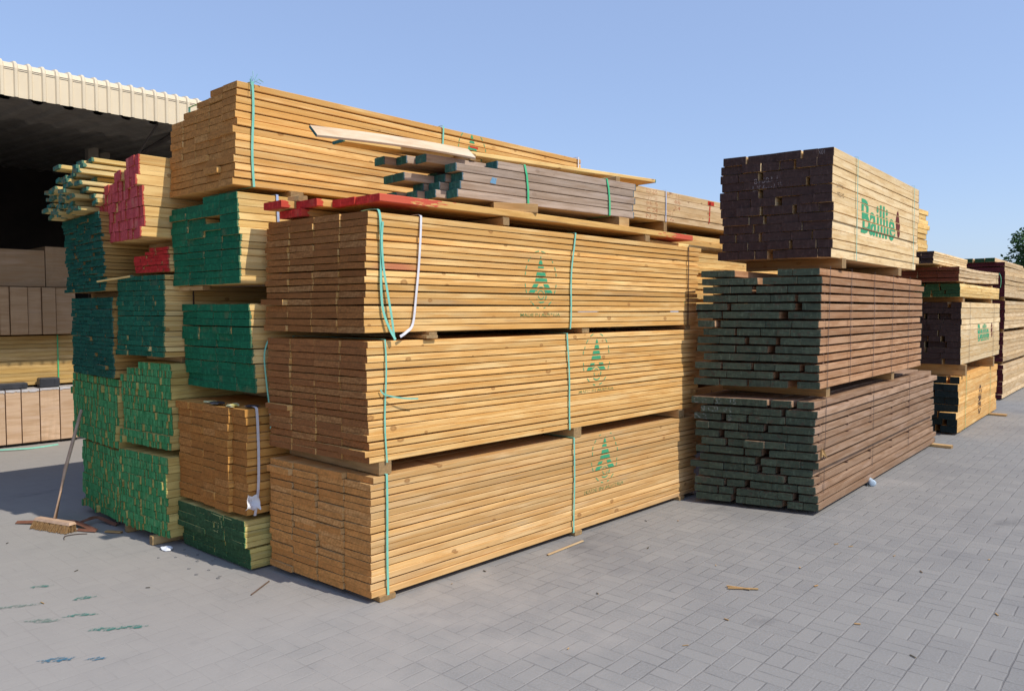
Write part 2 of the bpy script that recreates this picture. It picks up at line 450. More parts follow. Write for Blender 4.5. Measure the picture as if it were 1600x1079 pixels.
def mesh_of(name, datas):
    vs, fs, mi, ed, sd_ = [], [], [], [], []
    for (v, f, m, e), off, seed in datas:
        n = len(vs)
        vs += [(a[0] + off[0], a[1] + off[1], a[2] + off[2]) for a in v]
        fs += [tuple(i + n for i in q) for q in f]
        mi += m; ed += e; sd_ += [seed] * len(v)
    me = bpy.data.meshes.new(name)
    me.from_pydata(vs, [], fs)
    me.polygons.foreach_set('material_index', mi)
    set_attr(me, 'ed', ed); set_attr(me, 'seed', sd_)
    me.update()
    return me

def bundle(name, label, cat, loc, L, W_, H, nr, nc, mats, yaw=0.0, ej=.012, lj=.02, shear=0.0, lean=0.0,
           fill=.965, rndw=False, gap=0.0, bow=.003, group=None, seed=0, col_step=None, out=.04, part='board',
           skipfn=None, curve=None, rowh=None, ztop=None, vj=.004, wfill=.985, twist=.002, rowshift=.0018, fillj=.03, stray=0.0, skew=0.0, rowx=0.0):
    rng = random.Random(seed * 131 + 17)
    root = empty(name, loc, rad(yaw))
    tag(root, label, cat, group)
    pitch = H / nr
    recs, rows, ends = [], [], []
    for r in range(nr):
        ph = [rng.uniform(0, 6.28) for _ in range(3)]
        am = [rng.uniform(.3, 1) * bow for _ in range(3)]
        def waves(x, ph=ph, am=am):
            return (curve(x) if curve else 0) + am[0] * math.sin(x * 1.1 + ph[0]) * .7 + am[1] * math.sin(x * 2.7 + ph[1]) * .3
        rs = rng.gauss(0, rowshift)
        rx = rng.gauss(0, rowx) - (rowx * 1.6 if rng.random() < .2 else 0)
        rf = 0 if rng.random() < .3 else rng.uniform(.3, 1) * fillj * (2.0 if rng.random() < .2 else 1)
        if rndw:
            ws = []
            while sum(ws) < W_ - .05:
                ws.append(rng.uniform(.55, 1.55) * W_ / nc)
            k = W_ / sum(ws) * (1 - (gap * .12))
            ws = [q * k for q in ws]
        else:
            ws = [W_ / nc] * nc
        y = 0.0
        extra = (W_ - sum(ws))
        for ci, w in enumerate(ws):
            z0 = r * pitch
            y0 = y; y += w
            if rndw and gap and ci and extra > 0 and rng.random() < .5:
                q = extra * rng.uniform(.2, .8); y0 += q; y += q; extra -= q
            if skipfn and skipfn(r, ci, nr, len(ws)): continue
            zz = z0
            h = pitch * (fill - rf)
            x0 = rx + shear * (y0 + w / 2) + lean * (z0 - H / 2) + rng.gauss(0, ej * .42)
            if rng.random() < .03: x0 -= rng.uniform(0, out * .7)
            if stray and rng.random() < stray: x0 -= rng.uniform(.006, .017)
            if col_step: x0 += col_step[ci % len(col_step)]
            Lb = L + rng.gauss(0, lj)
            yo = y0 + rs + rng.gauss(0, vj * .3)
            if ci == 0: yo += rng.gauss(0, vj * .25)
            bw = w * wfill
            sdv = rng.random()
            data = board_data(Lb, bw, h, lambda x, x0=x0, wv=waves: wv(x + x0), min(.003, h * .08), rng.gauss(0, twist), None, rng.gauss(0, .0008), skew)
            recs.append((data, (x0, yo, zz), sdv, ci, r))
            if ci == 0: rows.append((zz, zz + h, yo, x0))
            ends.append((yo, yo + bw, zz, zz + h, x0, r, ci, skew))
    if len(recs) > 100:
        M4 = Matrix.Translation(loc) @ Matrix.Rotation(rad(yaw), 4, 'Z')
        def vis(rc):
            o = rc[1]
            sc = (M4 @ Vector((o[0], o[1], o[2])) - CAM).length
            if rc[3] == 0: sc -= 3
            if rc[4] == nr - 1: sc -= 1
            return sc
        recs.sort(key=vis)
        rest = recs[100:]; recs = recs[:100]
        me = mesh_of(part, [(d, o, s_) for d, o, s_, _, _ in rest])
        o = link_mesh(part + '_mass', me, mats, root)
        o['kind'] = 'stuff'
    for d, off, s_, ci, r in recs:
        me = mesh_of(part, [(d, (0, 0, 0), s_)])
        link_mesh(part, me, mats, root, off)
    info = dict(root=root, rows=rows, ends=ends, L=L, W=W_, H=H, pitch=pitch)
    return info

def clip_poly(poly, axis, lim, keep_greater):
    out = []
    n = len(poly)
    for i in range(n):
        a, b = poly[i], poly[(i + 1) % n]
        ina = (a[axis] >= lim) if keep_greater else (a[axis] <= lim)
        inb = (b[axis] >= lim) if keep_greater else (b[axis] <= lim)
        if ina: out.append(a)
        if ina != inb:
            t = (lim - a[axis]) / (b[axis] - a[axis])
            out.append((a[0] + t * (b[0] - a[0]), a[1] + t * (b[1] - a[1])))
    return out

def stencil_side(info, polys, mat, name='stencil', dy=.0022):
    """paint on the long near face, one slice per row, lying on that row's own face"""
    mb = MB()
    for (z0, z1, yf, x0) in info['rows']:
        for p in polys:
            q = clip_poly(clip_poly(p, 1, z0 + .004, True), 1, z1 - .004, False)
            if len(q) >= 3:
                mb.add([(a[0], yf - dy, a[1]) for a in q], [tuple(range(len(q)))])
    if mb.v: return mb.build(name, mat, info['root'])

def stencil_end(info, polys, mat, name='stencil', dx=.0025):
    """paint on the near ends; polygon coords are (distance from the far-left edge going right, z)"""
    mb = MB()
    Wd = info['W']
    for (y0, y1, z0, z1, x0, r, ci, sk) in info['ends']:
        a0, a1 = Wd - y1, Wd - y0
        for p in polys:
            q = p
            for ax, lim, kg in ((0, a0 + .003, True), (0, a1 - .003, False), (1, z0 + .003, True), (1, z1 - .003, False)):
                q = clip_poly(q, ax, lim, kg)
                if len(q) < 3: break
            if len(q) >= 3:
                mb.add([(x0 - dx + sk * (Wd - a[0] - (y0 + y1) / 2), Wd - a[0], a[1]) for a in q], [tuple(range(len(q)))])
    if mb.v: return mb.build(name, mat, info['root'])

def text_polys(txt, x0, z0, height, width=None, bold=0.0, dz=0.0):
    cu = bpy.data.curves.new('lettering', 'FONT')
    cu.body = txt
    cu.resolution_u = 3
    cu.offset = bold
    ob = bpy.data.objects.new('lettering', cu)
    me = bpy.data.meshes.new_from_object(ob)
    vs = [(v.co.x, v.co.y) for v in me.vertices]
    ps = [[vs[i] for i in p.vertices] for p in me.polygons]
    bpy.data.objects.remove(ob); bpy.data.curves.remove(cu); bpy.data.meshes.remove(me)
    mx = max(v[0] for v in vs); mn = min(v[0] for v in vs)
    my = max(v[1] for v in vs); ny = min(v[1] for v in vs)
    sy = height / (my - ny); sx = (width / (mx - mn)) if width else sy
    return [[(x0 + (a - mn) * sx, z0 + (b - ny) * sy + (a - mn) * sx * dz) for a, b in p] for p in ps]

def arc(cx, cz, rx, rz, a0, a1, w, n=8):
    out = []
    for i in range(n):
        t0 = rad(a0 + (a1 - a0) * i / n); t1 = rad(a0 + (a1 - a0) * (i + 1) / n)
        f = lambda t, k: (cx + (rx + k) * math.cos(t), cz + (rz + k) * math.sin(t))
        out.append([f(t0, -w / 2), f(t0, w / 2), f(t1, w / 2), f(t1, -w / 2)])
    return out

def tree_emblem(cx, cz, s=1.0):
    """green fir built of three tiers in a dashed oval"""
    H = .30 * s
    P = []
    P.append([(cx - .030 * s, cz + .075 * s), (cx + .030 * s, cz + .075 * s), (cx, cz + .155 * s)])
    P.append([(cx - .062 * s, cz - .012 * s), (cx + .062 * s, cz - .012 * s), (cx + .036 * s, cz + .060 * s), (cx - .036 * s, cz + .060 * s)])
    P.append([(cx - .118 * s, cz - .085 * s), (cx - .060 * s, cz - .085 * s), (cx - .022 * s, cz - .026 * s), (cx - .070 * s, cz - .026 * s)])
    P.append([(cx + .118 * s, cz - .085 * s), (cx + .060 * s, cz - .085 * s), (cx + .022 * s, cz - .026 * s), (cx + .070 * s, cz - .026 * s)])
    P += arc(cx, cz - .098 * s, .052 * s, .050 * s, -150, 150, .009 * s, 12)
    P += arc(cx, cz - .098 * s, .030 * s, .028 * s, 20, 340, .006 * s, 10)
    for a0, a1 in ((62, 86), (94, 118), (130, 142), (150, 172), (186, 208), (222, 244), (252, 262), (280, 292), (298, 318), (332, 352), (8, 30), (38, 50)):
        P += arc(cx, cz, .155 * s, .185 * s, a0, a1, .007 * s, 5)
    return P

ST_GREEN = stencil_mat('green_stencil', (.06, .42, .21), .34, .85)
ST_GREEN_FAINT = stencil_mat('faint_green_stencil', (.12, .28, .11), .42, .72)
ST_RED = stencil_mat('red_stencil', (.58, .16, .07), .44, .6)
ST_WINE = stencil_mat('wine_stencil', (.16, .035, .03), .30, .9)
ST_DARK = stencil_mat('dark_stencil', (.045, .03, .04), .34, .9)
ST_WHITE = stencil_mat('white_stencil', (.36, .40, .38), .44, .65)
ST_CHALK = stencil_mat('chalk_marks', (.33, .29, .29), .42, .8)
ST_YELL = stencil_mat('yellow_crayon', (.50, .52, .22), .40, .8)
ST_REDSOLID = stencil_mat('red_label', (.55, .05, .03), .1, 1.0)

def strap_loop(info, x, mat, w=.014, name='strap', lean=0.0, z0=None, z1=None, wob=.0, front_only=False):
    """band round the bundle across its width"""
    Wd, H = info['W'], info['H']
    e = .012
    n = 9
    pts = []
    rng = random.Random(int(x * 1000) + 5)
    for i in range(n):
        z = H + .004 - (H + .008) * i / (n - 1)
        pts.append((x + lean * (1 - i / (n - 1)) + wob * math.sin(i * .8 + x * 3), -e, z))
    if not front_only:
        pts += [(x, Wd * .25, -.003), (x, Wd * .75, -.003), (x, Wd + e, 0)]
        pts += [(x, Wd + e, H * .5), (x, Wd + e, H + .003), (x + lean, Wd * .5, H + .006), (x + lean, .02, H + .006), (x + lean, -e, H + .004)]
    else:
        pts = [(x + lean, .22, H + .005), (x + lean, .02, H + .006)] + pts
    mb = MB()
    mb.ribbon(pts, (1, 0, 0), w)
    return mb.build(name, mat, info['root'])

def loose_strap(info, pts, mat, w=.013, name='strap', wdir=(1, 0, 0)):
    # smooth the polyline a little
    P = [Vector(p) for p in pts]
    out = [P[0]]
    for i in range(len(P) - 1):
        a = P[max(i - 1, 0)]; b = P[i]; c = P[i + 1]; d = P[min(i + 2, len(P) - 1)]
        for k in range(1, 5):
            t = k / 4
            out.append(.5 * ((2 * b) + (c - a) * t + (2 * a - 5 * b + 4 * c - d) * t * t + (3 * b - a - 3 * c + d) * t ** 3))
    mb = MB(); mb.ribbon(out, wdir, w)
    return mb.build(name, mat, info['root'] if isinstance(info, dict) else info)

def single_board(name, label, cat, loc, L, w, h, mats, yaw=0, pitch=0, roll=0, group=None, seed=.5, curve=None, x_sk=0):
    d = board_data(L, w, h, curve or (lambda x: 0.0), min(.004, h * .15), 0, 10, .001, x_sk)
    o = link_mesh(name, mesh_of(name, [(d, (0, 0, 0), seed)]), mats, None, loc)
    o.rotation_euler = (rad(roll), rad(pitch), rad(yaw))
    tag(o, label, cat, group)
    return o

def spacer(label, u, v0, v1, z0, z1, w=.08, group='timber spacers between the stacked bundles', yaw=0, seed=None):
    L = v1 - v0
    return single_board('timber_spacer', label, 'wood spacer', (u + w / 2, v0, z0), L, w, z1 - z0, [SPACER, SPACER_E], yaw=90 + yaw, group=group,
                        seed=seed if seed is not None else RNG.random())

# ================================================================= MAIN STACK (three pine bundles)
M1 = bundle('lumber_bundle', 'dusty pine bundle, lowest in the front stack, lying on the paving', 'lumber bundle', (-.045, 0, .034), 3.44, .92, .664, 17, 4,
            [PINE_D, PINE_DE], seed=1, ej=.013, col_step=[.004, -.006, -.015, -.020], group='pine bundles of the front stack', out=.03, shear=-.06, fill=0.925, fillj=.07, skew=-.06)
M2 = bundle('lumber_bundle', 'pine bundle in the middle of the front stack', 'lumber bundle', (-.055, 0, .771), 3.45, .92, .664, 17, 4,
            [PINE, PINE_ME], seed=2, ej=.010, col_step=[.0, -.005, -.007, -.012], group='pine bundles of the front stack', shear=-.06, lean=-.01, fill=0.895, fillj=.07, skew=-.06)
M3 = bundle('lumber_bundle', 'pine bundle at the top of the front stack, under the red ended planks', 'lumber bundle', (-.06, 0, 1.474), 3.46, .92, .656, 17, 4,
            [PINE, PINE_E], seed=3, ej=.011, col_step=[.0, -.005, -.009, -.013], group='pine bundles of the front stack', shear=-.06, lean=.05, fill=0.885, fillj=.07, skew=-.06)
for inf, cx, cz, wt in ((M3, 1.352 + .06, 1.80 - 1.474, .40), (M2, 1.967 + .055, 1.245 - .771, .415), (M1, 2.075 + .045, .515 - .034, .49)):
    stencil_side(inf, tree_emblem(cx, cz, 1.02), ST_GREEN if inf is not M1 else ST_GREEN, 'tree_stencil')
    rw = min(inf['rows'], key=lambda q: abs((q[0] + q[1]) / 2 - (cz - .232)))
    stencil_side(inf, text_polys('MADE IN AUSTRIA', cx - wt / 2, rw[0] + .005, rw[1] - rw[0] - .010, wt, bold=.012), ST_GREEN_FAINT, 'stencil_lettering')
strap_loop(M1, .108, M_TEALSTRAP, lean=-.004, wob=.002)
strap_loop(M1, 1.745, M_TEALSTRAP, lean=.0, wob=.004)
strap_loop(M2, .115, M_TEALSTRAP, lean=-.008, wob=.008, w=.010)
loose_strap(M2, [(.075, -.014, .40), (.10, -.02, .37), (.20, -.05, .345), (.30, -.06, .335)], M_TEALSTRAP, .008, 'strap_tail', (0, 0, 1))
strap_loop(M2, 1.71, M_TEALSTRAP, lean=-.035, wob=.006)
# clipped straps hanging down the top bundle
loose_strap(M3, [(.05, .10, .662), (.062, .01, .664), (.085, -.014, .64), (.09, -.015, .45), (.088, -.016, .25), (.10, -.018, .12), (.135, -.03, .02), (.165, -.04, -.035)], M_TEALSTRAP, .015, 'strap')
loose_strap(M3, [(.10, -.02, .60), (.092, -.02, .50), (.10, -.022, .36), (.125, -.024, .22), (.15, -.028, .08), (.165, -.03, -.04)], M_TEALSTRAP, .014, 'strap_tail')
loose_strap(M3, [(.37, .08, .662), (.372, .0, .66), (.37, -.015, .62), (.355, -.015, .40), (.33, -.016, .20), (.305, -.018, .05), (.25, -.03, .005), (.20, -.035, -.02)], M_WHITESTRAP, .015, 'white_strap')
strap_loop(M3, 1.70, M_TEALSTRAP, lean=.055, wob=-.012, w=.014)
strap_loop(M3, 3.28, M_DARKSTRAP, w=.012)
# green strap that sprang away from the left corner of the middle bundle
loose_strap(M2, [(-.03, .93, .66), (-.06, .93, .64), (-.08, .94, .55), (-.07, .94, .40), (-.055, .93, .22), (-.05, .93, .10)], M_TEALSTRAP, .016, 'strap', (0, 1, 0))
for k, (u, lab) in enumerate(((.06, 'near end'), (1.75, 'middle'), (3.15, 'far end'))):
    spacer(f'timber spacer on the paving under the {lab} of the dusty pine bundle', u, -.012, .90, .001, .033, .11 if k == 0 else .08)
    spacer(f'timber spacer under the {lab} of the middle pine bundle', u + (.0 if k else .0), .0 if k else .002, .92, .699, .770, .085)
    if k:
        spacer(f'timber spacer under the {lab} of the top pine bundle', u + .1, .01, .92, 1.437, 1.473, .08)
tag(spacer('pale double spacer poking out under the top pine bundle', .38, -.025, .92, 1.437, 1.4565, .085), group=None)
tag(spacer('thin pale lath lying on the double spacer under the top pine bundle', .39, -.02, .92, 1.457, 1.4735, .06), group=None)

# loose red ended planks on the top pine bundle
single_board('plank', 'red ended plank at the front edge of the top pine bundle', 'plank', (.035, .0, 2.184), 3.27, .215, .043, [SCARL, SCAR_E], seed=.11, group='red ended planks on the front stack', curve=lambda x: .006 * math.sin(x))
single_board('plank', 'red ended plank second from the front on the front stack', 'plank', (.025, .218, 2.186), 3.3, .215, .043, [SCARW, SCAR_E], seed=.23, group='red ended planks on the front stack')
single_board('plank', 'red ended plank third from the front, its end jutting out left', 'plank', (-.075, .438, 2.188), 3.3, .215, .043, [SCARW, SCAR_E], seed=.37, group='red ended planks on the front stack')
single_board('plank', 'rearmost upper red ended plank lying on another red plank', 'plank', (-.17, .658, 2.190), 3.3, .2, .043, [SCARW, SCAR_E], seed=.52, group='red ended planks on the front stack')
single_board('plank', 'lower red ended plank directly on the top pine bundle', 'plank', (-.10, .56, 2.140), 3.2, .24, .043, [SCARW, SCAR_E], seed=.71, group='red ended planks on the front stack')
spacer('pale block holding up the front red ended plank at mid length', 1.02, .0, .5, 2.133, 2.183, .055)
spacer('pale block holding up the front red ended plank at its far end', 2.62, .0, .5, 2.133, 2.183, .06)
tag(spacer('small timber block standing on the upper red ended planks', -.05, .62, .74, 2.234, 2.268, .06), group=None)
single_board('plank', 'thin plank with slanting end lying on the far end of the front stack', 'plank', (2.86, .12, 2.136), 2.2, .14, .035, [PALE, PINE_E], yaw=2, seed=.9, x_sk=1.2)

# ----------------------------------------------------------------- grey beams on the planks
gb = empty('beam_bundle', (2.48, .04, 2.304), rad(-5))
tag(gb, 'strapped bundle of grey beams with dark green ends on the red planks', 'beam bundle')
starts = [[-1.713, -1.80, -1.86, -1.93], [-1.690, -1.76, -1.80, -1.70], [-1.675, -1.72, -1.95, -1.95], [-1.725, -1.62, -1.60, -1.60], [-1.387, -1.865, -1.93, -2.02]]
rngb = random.Random(5)
grows = []
for r in range(5):
    zz = r * .0535
    for c in range(4):
        if (r, c) in ((3, 2), (3, 1), (1, 3)) : continue
        x0 = starts[r][c]; x1 = rngb.uniform(-.03, .03)
        yo = c * .118 + rngb.gauss(0, .004)
        me = mesh_of('beam', [(board_data(x1 - x0, .112, .050, lambda x: 0, .004, 0, 8), (0, 0, 0), rngb.random())])
        link_mesh('beam', me, [GREYW, GREY_E], gb, (x0, yo, zz))
me = mesh_of('beam', [(board_data(1.5, .1, .050, lambda x: 0, .004, 0, 8), (0, 0, 0), .77)])
link_mesh('beam', me, [GREYW, GREY_E], gb, (-1.40, .006, 3 * .0535 + .0005)) if False else None
for x in (-1.13, -.30):
    mb = MB()
    mb.ribbon([(x - .02, .45, .278), (x - .02, .02, .274), (x - .015, -.006, .268), (x, -.011, .2), (x + .012, -.012, .1), (x + .015, -.010, .0), (x + .015, .01, -.004), (x + .01, .40, -.004)], (1, 0, 0), .016)
    mb.build('strap', M_GREENSTRAP, gb)
blu = stencil_mat('blue_chalk', (.20, .42, .62), .36, .8)
mb = MB(); mb.add([(-1.45, -.006, .115), (-1.40, -.006, .110), (-1.39, -.006, .15), (-1.43, -.006, .152)], [(0, 1, 2, 3)]); mb.build('paint_mark', blu, gb)
single_board('timber_block', 'tan block wedged under the front of the grey beams', 'wood block', (1.04, .13, 2.232), .30, .08, .06, [SPACER, SPACER_E], yaw=-30, seed=.31)
single_board('timber_block', 'split log end under the far end of the grey beams', 'wood block', (2.28, .03, 2.229), .14, .3, .07, [SPACER, SPACER_E], yaw=3, seed=.41)
# planks lying on the beams
single_board('plank', 'warped pale plank with teal end jutting left over the grey beams', 'plank', (-.20, .24, 2.522), 1.15, .095, .016, [side_wood('silver_side', (.66, .50, .33), (.60, .44, .28), (.68, .53, .37)), GREY_E], yaw=-1.0, roll=42, pitch=-1.6, seed=.64, curve=lambda x: .018 * math.sin(x * 2.2))
single_board('plank', 'short teal ended board behind the warped pale plank', 'plank', (.13, .47, 2.585), 1.1, .12, .018, [PALE, GREY_E], yaw=-2, pitch=-1.5, seed=.15)
single_board('plank', 'long pale plank lying along the top of the grey beams', 'plank', (.55, .42, 2.618), 2.55, .24, .028, [PALE, PINE_E], yaw=-4.2, pitch=-1.2, seed=.82)
single_board('plank', 'split pale board tapering to a point over the far end of the grey beams', 'plank', (1.2, .55, 2.66), 2.0, .2, .014, [PALE, PINE_E], yaw=-5, pitch=-1.0, seed=.57, x_sk=.9)
spacer('small white block under the far end of the long pale plank', 2.36, .10, .42, 2.575, 2.618, .05)
spacer('small block under the near end of the long pale plank', 1.0, .28, .62, 2.572, 2.616, .05)

# ================================================================= SECOND ROW (column B)
vB = .975
B0 = bundle('lumber_bundle', 'low bundle with mossy green ends under the amber bundle on the paving', 'lumber bundle', (-.232, vB, .012), 3.3, .83, .125, 5, 6,
            [LIME, MOSS_E], seed=10, ej=.008, fill=.99, shear=-.055, group='bundles of the second row', skew=-.055)
B0b = bundle('lumber_bundle', 'thin green ended bundle between the mossy bundle and the amber one', 'lumber bundle', (-.265, vB, .150), 3.3, .83, .165, 5, 7,
             [LIME, MOSS_E], seed=11, ej=.010, fill=.98, group='bundles of the second row', shear=-.055, skew=-.055)
stencil_end(B0b, [[(a, b) for a, b in p] for p in ([[(.45, .155), (.70, .150), (.70, .156), (.45, .161)], [(.56, .155), (.567, .155), (.575, .08), (.568, .08)], [(.46, .10), (.54, .10), (.54, .106), (.46, .106)], [(.52, .10), (.527, .10), (.53, .05), (.523, .05)], [(.47, .048), (.53, .044), (.53, .05), (.47, .054)], [(.62, .03), (.80, .025), (.80, .03), (.62, .036)]])], ST_YELL, 'crayon_mark')
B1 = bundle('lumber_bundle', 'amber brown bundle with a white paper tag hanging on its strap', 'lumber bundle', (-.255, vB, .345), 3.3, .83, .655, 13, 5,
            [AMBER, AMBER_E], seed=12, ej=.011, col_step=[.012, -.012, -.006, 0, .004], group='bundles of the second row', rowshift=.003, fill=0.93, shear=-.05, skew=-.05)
B2 = bundle('lumber_bundle', 'dark green ended bundle above the amber one in the second row', 'lumber bundle', (-.20, vB, 1.09), 3.2, .83, .545, 12, 4,
            [PALE, GREEN_E], seed=13, ej=.012, lean=-.07, group='bundles of the second row', bow=.005, shear=-.06, skew=-.06)
B3 = bundle('lumber_bundle', 'dark green ended bundle directly under the big top bundle', 'lumber bundle', (-.27, vB, 1.760), 3.2, .83, .546, 13, 4,
            [PALE, GREEN_E], seed=14, ej=.016, lean=-.03, group='bundles of the second row', out=.06,
            skipfn=lambda r, c, nr, nc: (r == nr - 1 and c >= 2) or (r == 9 and c == 1), shear=-.05, skew=-.05)
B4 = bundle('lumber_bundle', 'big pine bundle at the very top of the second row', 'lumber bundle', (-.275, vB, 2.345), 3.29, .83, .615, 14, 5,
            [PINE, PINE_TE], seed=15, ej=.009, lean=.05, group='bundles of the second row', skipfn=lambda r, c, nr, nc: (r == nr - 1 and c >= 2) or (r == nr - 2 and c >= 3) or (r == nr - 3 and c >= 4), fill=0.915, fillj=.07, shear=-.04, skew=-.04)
b4s = strap_loop(B4, .10, M_TEALSTRAP, lean=.0, wob=.006, w=.015)
mb = MB()
rk = random.Random(3)
for k in range(7):
    a = rk.uniform(0, 6.28); ln = rk.uniform(.03, .09)
    mb.ribbon([(.10, .0, .615), (.10 + math.cos(a) * ln * .5, -.02 + rk.uniform(-.02, .03), .63 + rk.uniform(-.03, .03)), (.10 + math.cos(a) * ln, -.02 + rk.uniform(-.03, .03), .62 + math.sin(a) * ln)], (.2, 1, .1), .007)
mb.build('strap_knot', M_TEALSTRAP, b4s)
strap_loop(B4, 1.62, M_TEALSTRAP, lean=.0, wob=-.008, w=.014)
strap_loop(B4, 3.26, M_WHITESTRAP, lean=-.02, wob=.006, w=.014)
em = [p for p in tree_emblem(1.93, .47, .95)]
stencil_side(B4, em, ST_GREEN, 'tree_stencil')
stencil_side(B4, [[(1.90, .503), (1.99, .503), (1.99, .522), (1.90, .522)]], ST_REDSOLID, 'red_label', .003)
strap_loop(B3, .27, M_BLUESTRAP, lean=-.02, w=.016)
b1s = loose_strap(B1, [(.075, .12, .66), (.078, .01, .662), (.078, -.014, .62), (.082, -.018, .4), (.074, -.026, .2), (.062, -.026, .08), (.05, -.02, .0)], M_WHITESTRAP, .017, 'white_strap')
tg = MB()
tn = 7
tv = []
for i in range(tn):
    for j in range(tn):
        a, b = i / (tn - 1), j / (tn - 1)
        tv.append((-.022 + .100 * a + .022 * b - .03 * a * b, -.036 - .016 * math.sin(a * 6 + b * 4) - .010 * math.sin(b * 8 + a), .045 + .085 * b + .035 * a - .05 * a * a + .010 * math.sin(a * 9 + b * 2)))
tg.add(tv, [(i * tn + j, i * tn + j + 1, (i + 1) * tn + j + 1, (i + 1) * tn + j) for i in range(tn - 1) for j in range(tn - 1)])
tg.build('paper_tag', M_PAPER, b1s, smooth=True)
for k, (u, lab) in enumerate(((.02, 'near end'), (2.4, 'far end'))):
    spacer(f'spacer under the {lab} of the amber bundle', u, vB + .02, vB + .81, .317, .343, .07)
    spacer(f'dark spacer between amber and lower green ended bundle, {lab}', u + .2, vB + .01, vB + .81, 1.003, 1.088, .12)
    spacer(f'spacer between the two dark green ended bundles, {lab}', u + (.7 if k == 0 else 0), vB + .0, vB + .82, 1.638, 1.758, .10)
    spacer(f'spacer under the {lab} of the big top bundle', u + .1 if k == 0 else u, vB - .01, vB + .81, 2.309, 2.343, .09)
tag(spacer('pale lath poking out under the upper green ended bundle', -.24, vB + .5, vB + .86, 1.728, 1.757, .05), group=None)
# scraps of wrapping left on the amber bundle
def scrap(label, loc, r, mat, seed, flat=.35, name='wrapping_scrap', cat='scrap'):
    rn = random.Random(seed)
    bm = bmesh.new()
    bmesh.ops.create_icosphere(bm, subdivisions=2, radius=1.0)
    for v in bm.verts:
        k = 1 + rn.uniform(-.35, .35)
        v.co = Vector((v.co.x * r * k * 1.5, v.co.y * r * k, max(-.2, v.co.z) * r * flat * k + r * flat * .25))
    me = bpy.data.meshes.new(name); bm.to_mesh(me); bm.free()
    o = link_mesh(name, me, mat, None, loc, rn.uniform(0, 3))
    tag(o, label, cat)
    return o
M_YEL = plain('yellow_tape', (.55, .48, .12), (.62, .60, .45), .5, 20)
scrap('dirty white and yellow scrap on the amber bundle, left one', (-.24, 1.45, 1.003), .03, M_YEL, 3)
scrap('black plastic scrap on the amber bundle between two pale scraps', (-.25, 1.33, 1.003), .035, M_BLACKPLASTIC, 4)
scrap('yellow and black scrap on the amber bundle, near its front corner', (-.23, 1.16, 1.003), .035, M_YEL, 5)
scrap('dark scrap at the front corner of the amber bundle', (-.17, 1.03, 1.003), .028, M_BLACKPLASTIC, 6)

# ================================================================= THIRD ROW (column C)
vC = 1.82
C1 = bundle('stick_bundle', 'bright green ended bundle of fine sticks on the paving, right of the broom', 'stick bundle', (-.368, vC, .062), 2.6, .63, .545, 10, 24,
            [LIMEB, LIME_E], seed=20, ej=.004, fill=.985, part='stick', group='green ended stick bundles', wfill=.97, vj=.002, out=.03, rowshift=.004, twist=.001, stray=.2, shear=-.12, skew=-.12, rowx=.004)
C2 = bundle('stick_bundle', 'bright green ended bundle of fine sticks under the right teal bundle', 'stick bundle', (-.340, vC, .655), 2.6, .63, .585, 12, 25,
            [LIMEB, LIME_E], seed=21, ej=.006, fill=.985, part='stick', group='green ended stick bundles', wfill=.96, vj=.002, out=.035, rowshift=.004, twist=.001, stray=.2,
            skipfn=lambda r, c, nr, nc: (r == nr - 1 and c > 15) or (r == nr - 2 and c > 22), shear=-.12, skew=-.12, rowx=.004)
C3 = bundle('lumber_bundle', 'teal green ended bundle of thin boards below the scarlet ended one', 'lumber bundle', (-.375, vC, 1.285), 2.6, .64, .55, 16, 6,
            [PALE, TEALG_E], seed=22, ej=.007, fill=.95, rndw=True, gap=.3, group='teal ended bundles', shear=-.10, lean=.02, skew=-.10)
C4 = bundle('lumber_bundle', 'small scarlet ended bundle under the overhanging rose ended bundle', 'lumber bundle', (-.335, vC, 1.856), 2.6, .44, .165, 7, 6,
            [REDW, SCAR_E], seed=23, ej=.018, fill=.95, rndw=True, gap=.3, shear=-.12, skipfn=lambda r, c, nr, nc: r >= nr - 2 and c > 3, skew=-.12)
C5 = bundle('lumber_bundle', 'rose red ended bundle jutting out with a ragged stepped top', 'lumber bundle', (-.500, vC, 2.078), 2.6, .95, .53, 8, 16,
            [REDW, RED_E], seed=24, ej=.014, fill=.975, lean=-.08, out=.05, shear=.02,
            skipfn=lambda r, c, nr, nc: c > (99, 99, 99, 15, 14, 11, 7, 3)[r] or (r == 5 and c == 5), wfill=.97, skew=.02)
strap_loop(C3, .2, M_DARKSTRAP, w=.01)
for k, (u, lab) in enumerate(((-.22, 'near end'), (1.6, 'far end'))):
    spacer(f'spacer between the two green stick bundles on the right, {lab}', u + .08, vC + .03, vC + .60, .609, .653, .08)
    spacer(f'spacer between green sticks and the teal green bundle, {lab}', u + .02, vC + .03, vC + .62, 1.243, 1.284, .09)
    spacer(f'spacer under the small scarlet bundle, {lab}', u + .05, vC, vC + .6, 1.836, 1.855, .08)
    spacer(f'spacer under the rose red ended bundle, {lab}', u + .06, vC, vC + .86, 2.022, 2.077, .08)
for a, vv, ln in (('right', vC + .12, .34), ('left', vC + .56, .30)):
    single_board('timber_block', f'short {a} hand block under the ends of the green sticks on the paving', 'wood block', (-.43, vv, .001), ln, .05, .060, [SPACER, SPACER_E], seed=RNG.random())
    single_board('timber_block', f'{a} hand block far under the back of the green sticks on the paving', 'wood block', (1.6, vv, .001), ln, .05, .060, [SPACER, SPACER_E], seed=RNG.random())
single_board('lath', 'pale green lath lying slantwise against the teal ends', 'lath', (-.46, 2.08, 1.822), .50, .022, .012, [PALE, STICK_E], yaw=96, pitch=3, seed=.3)

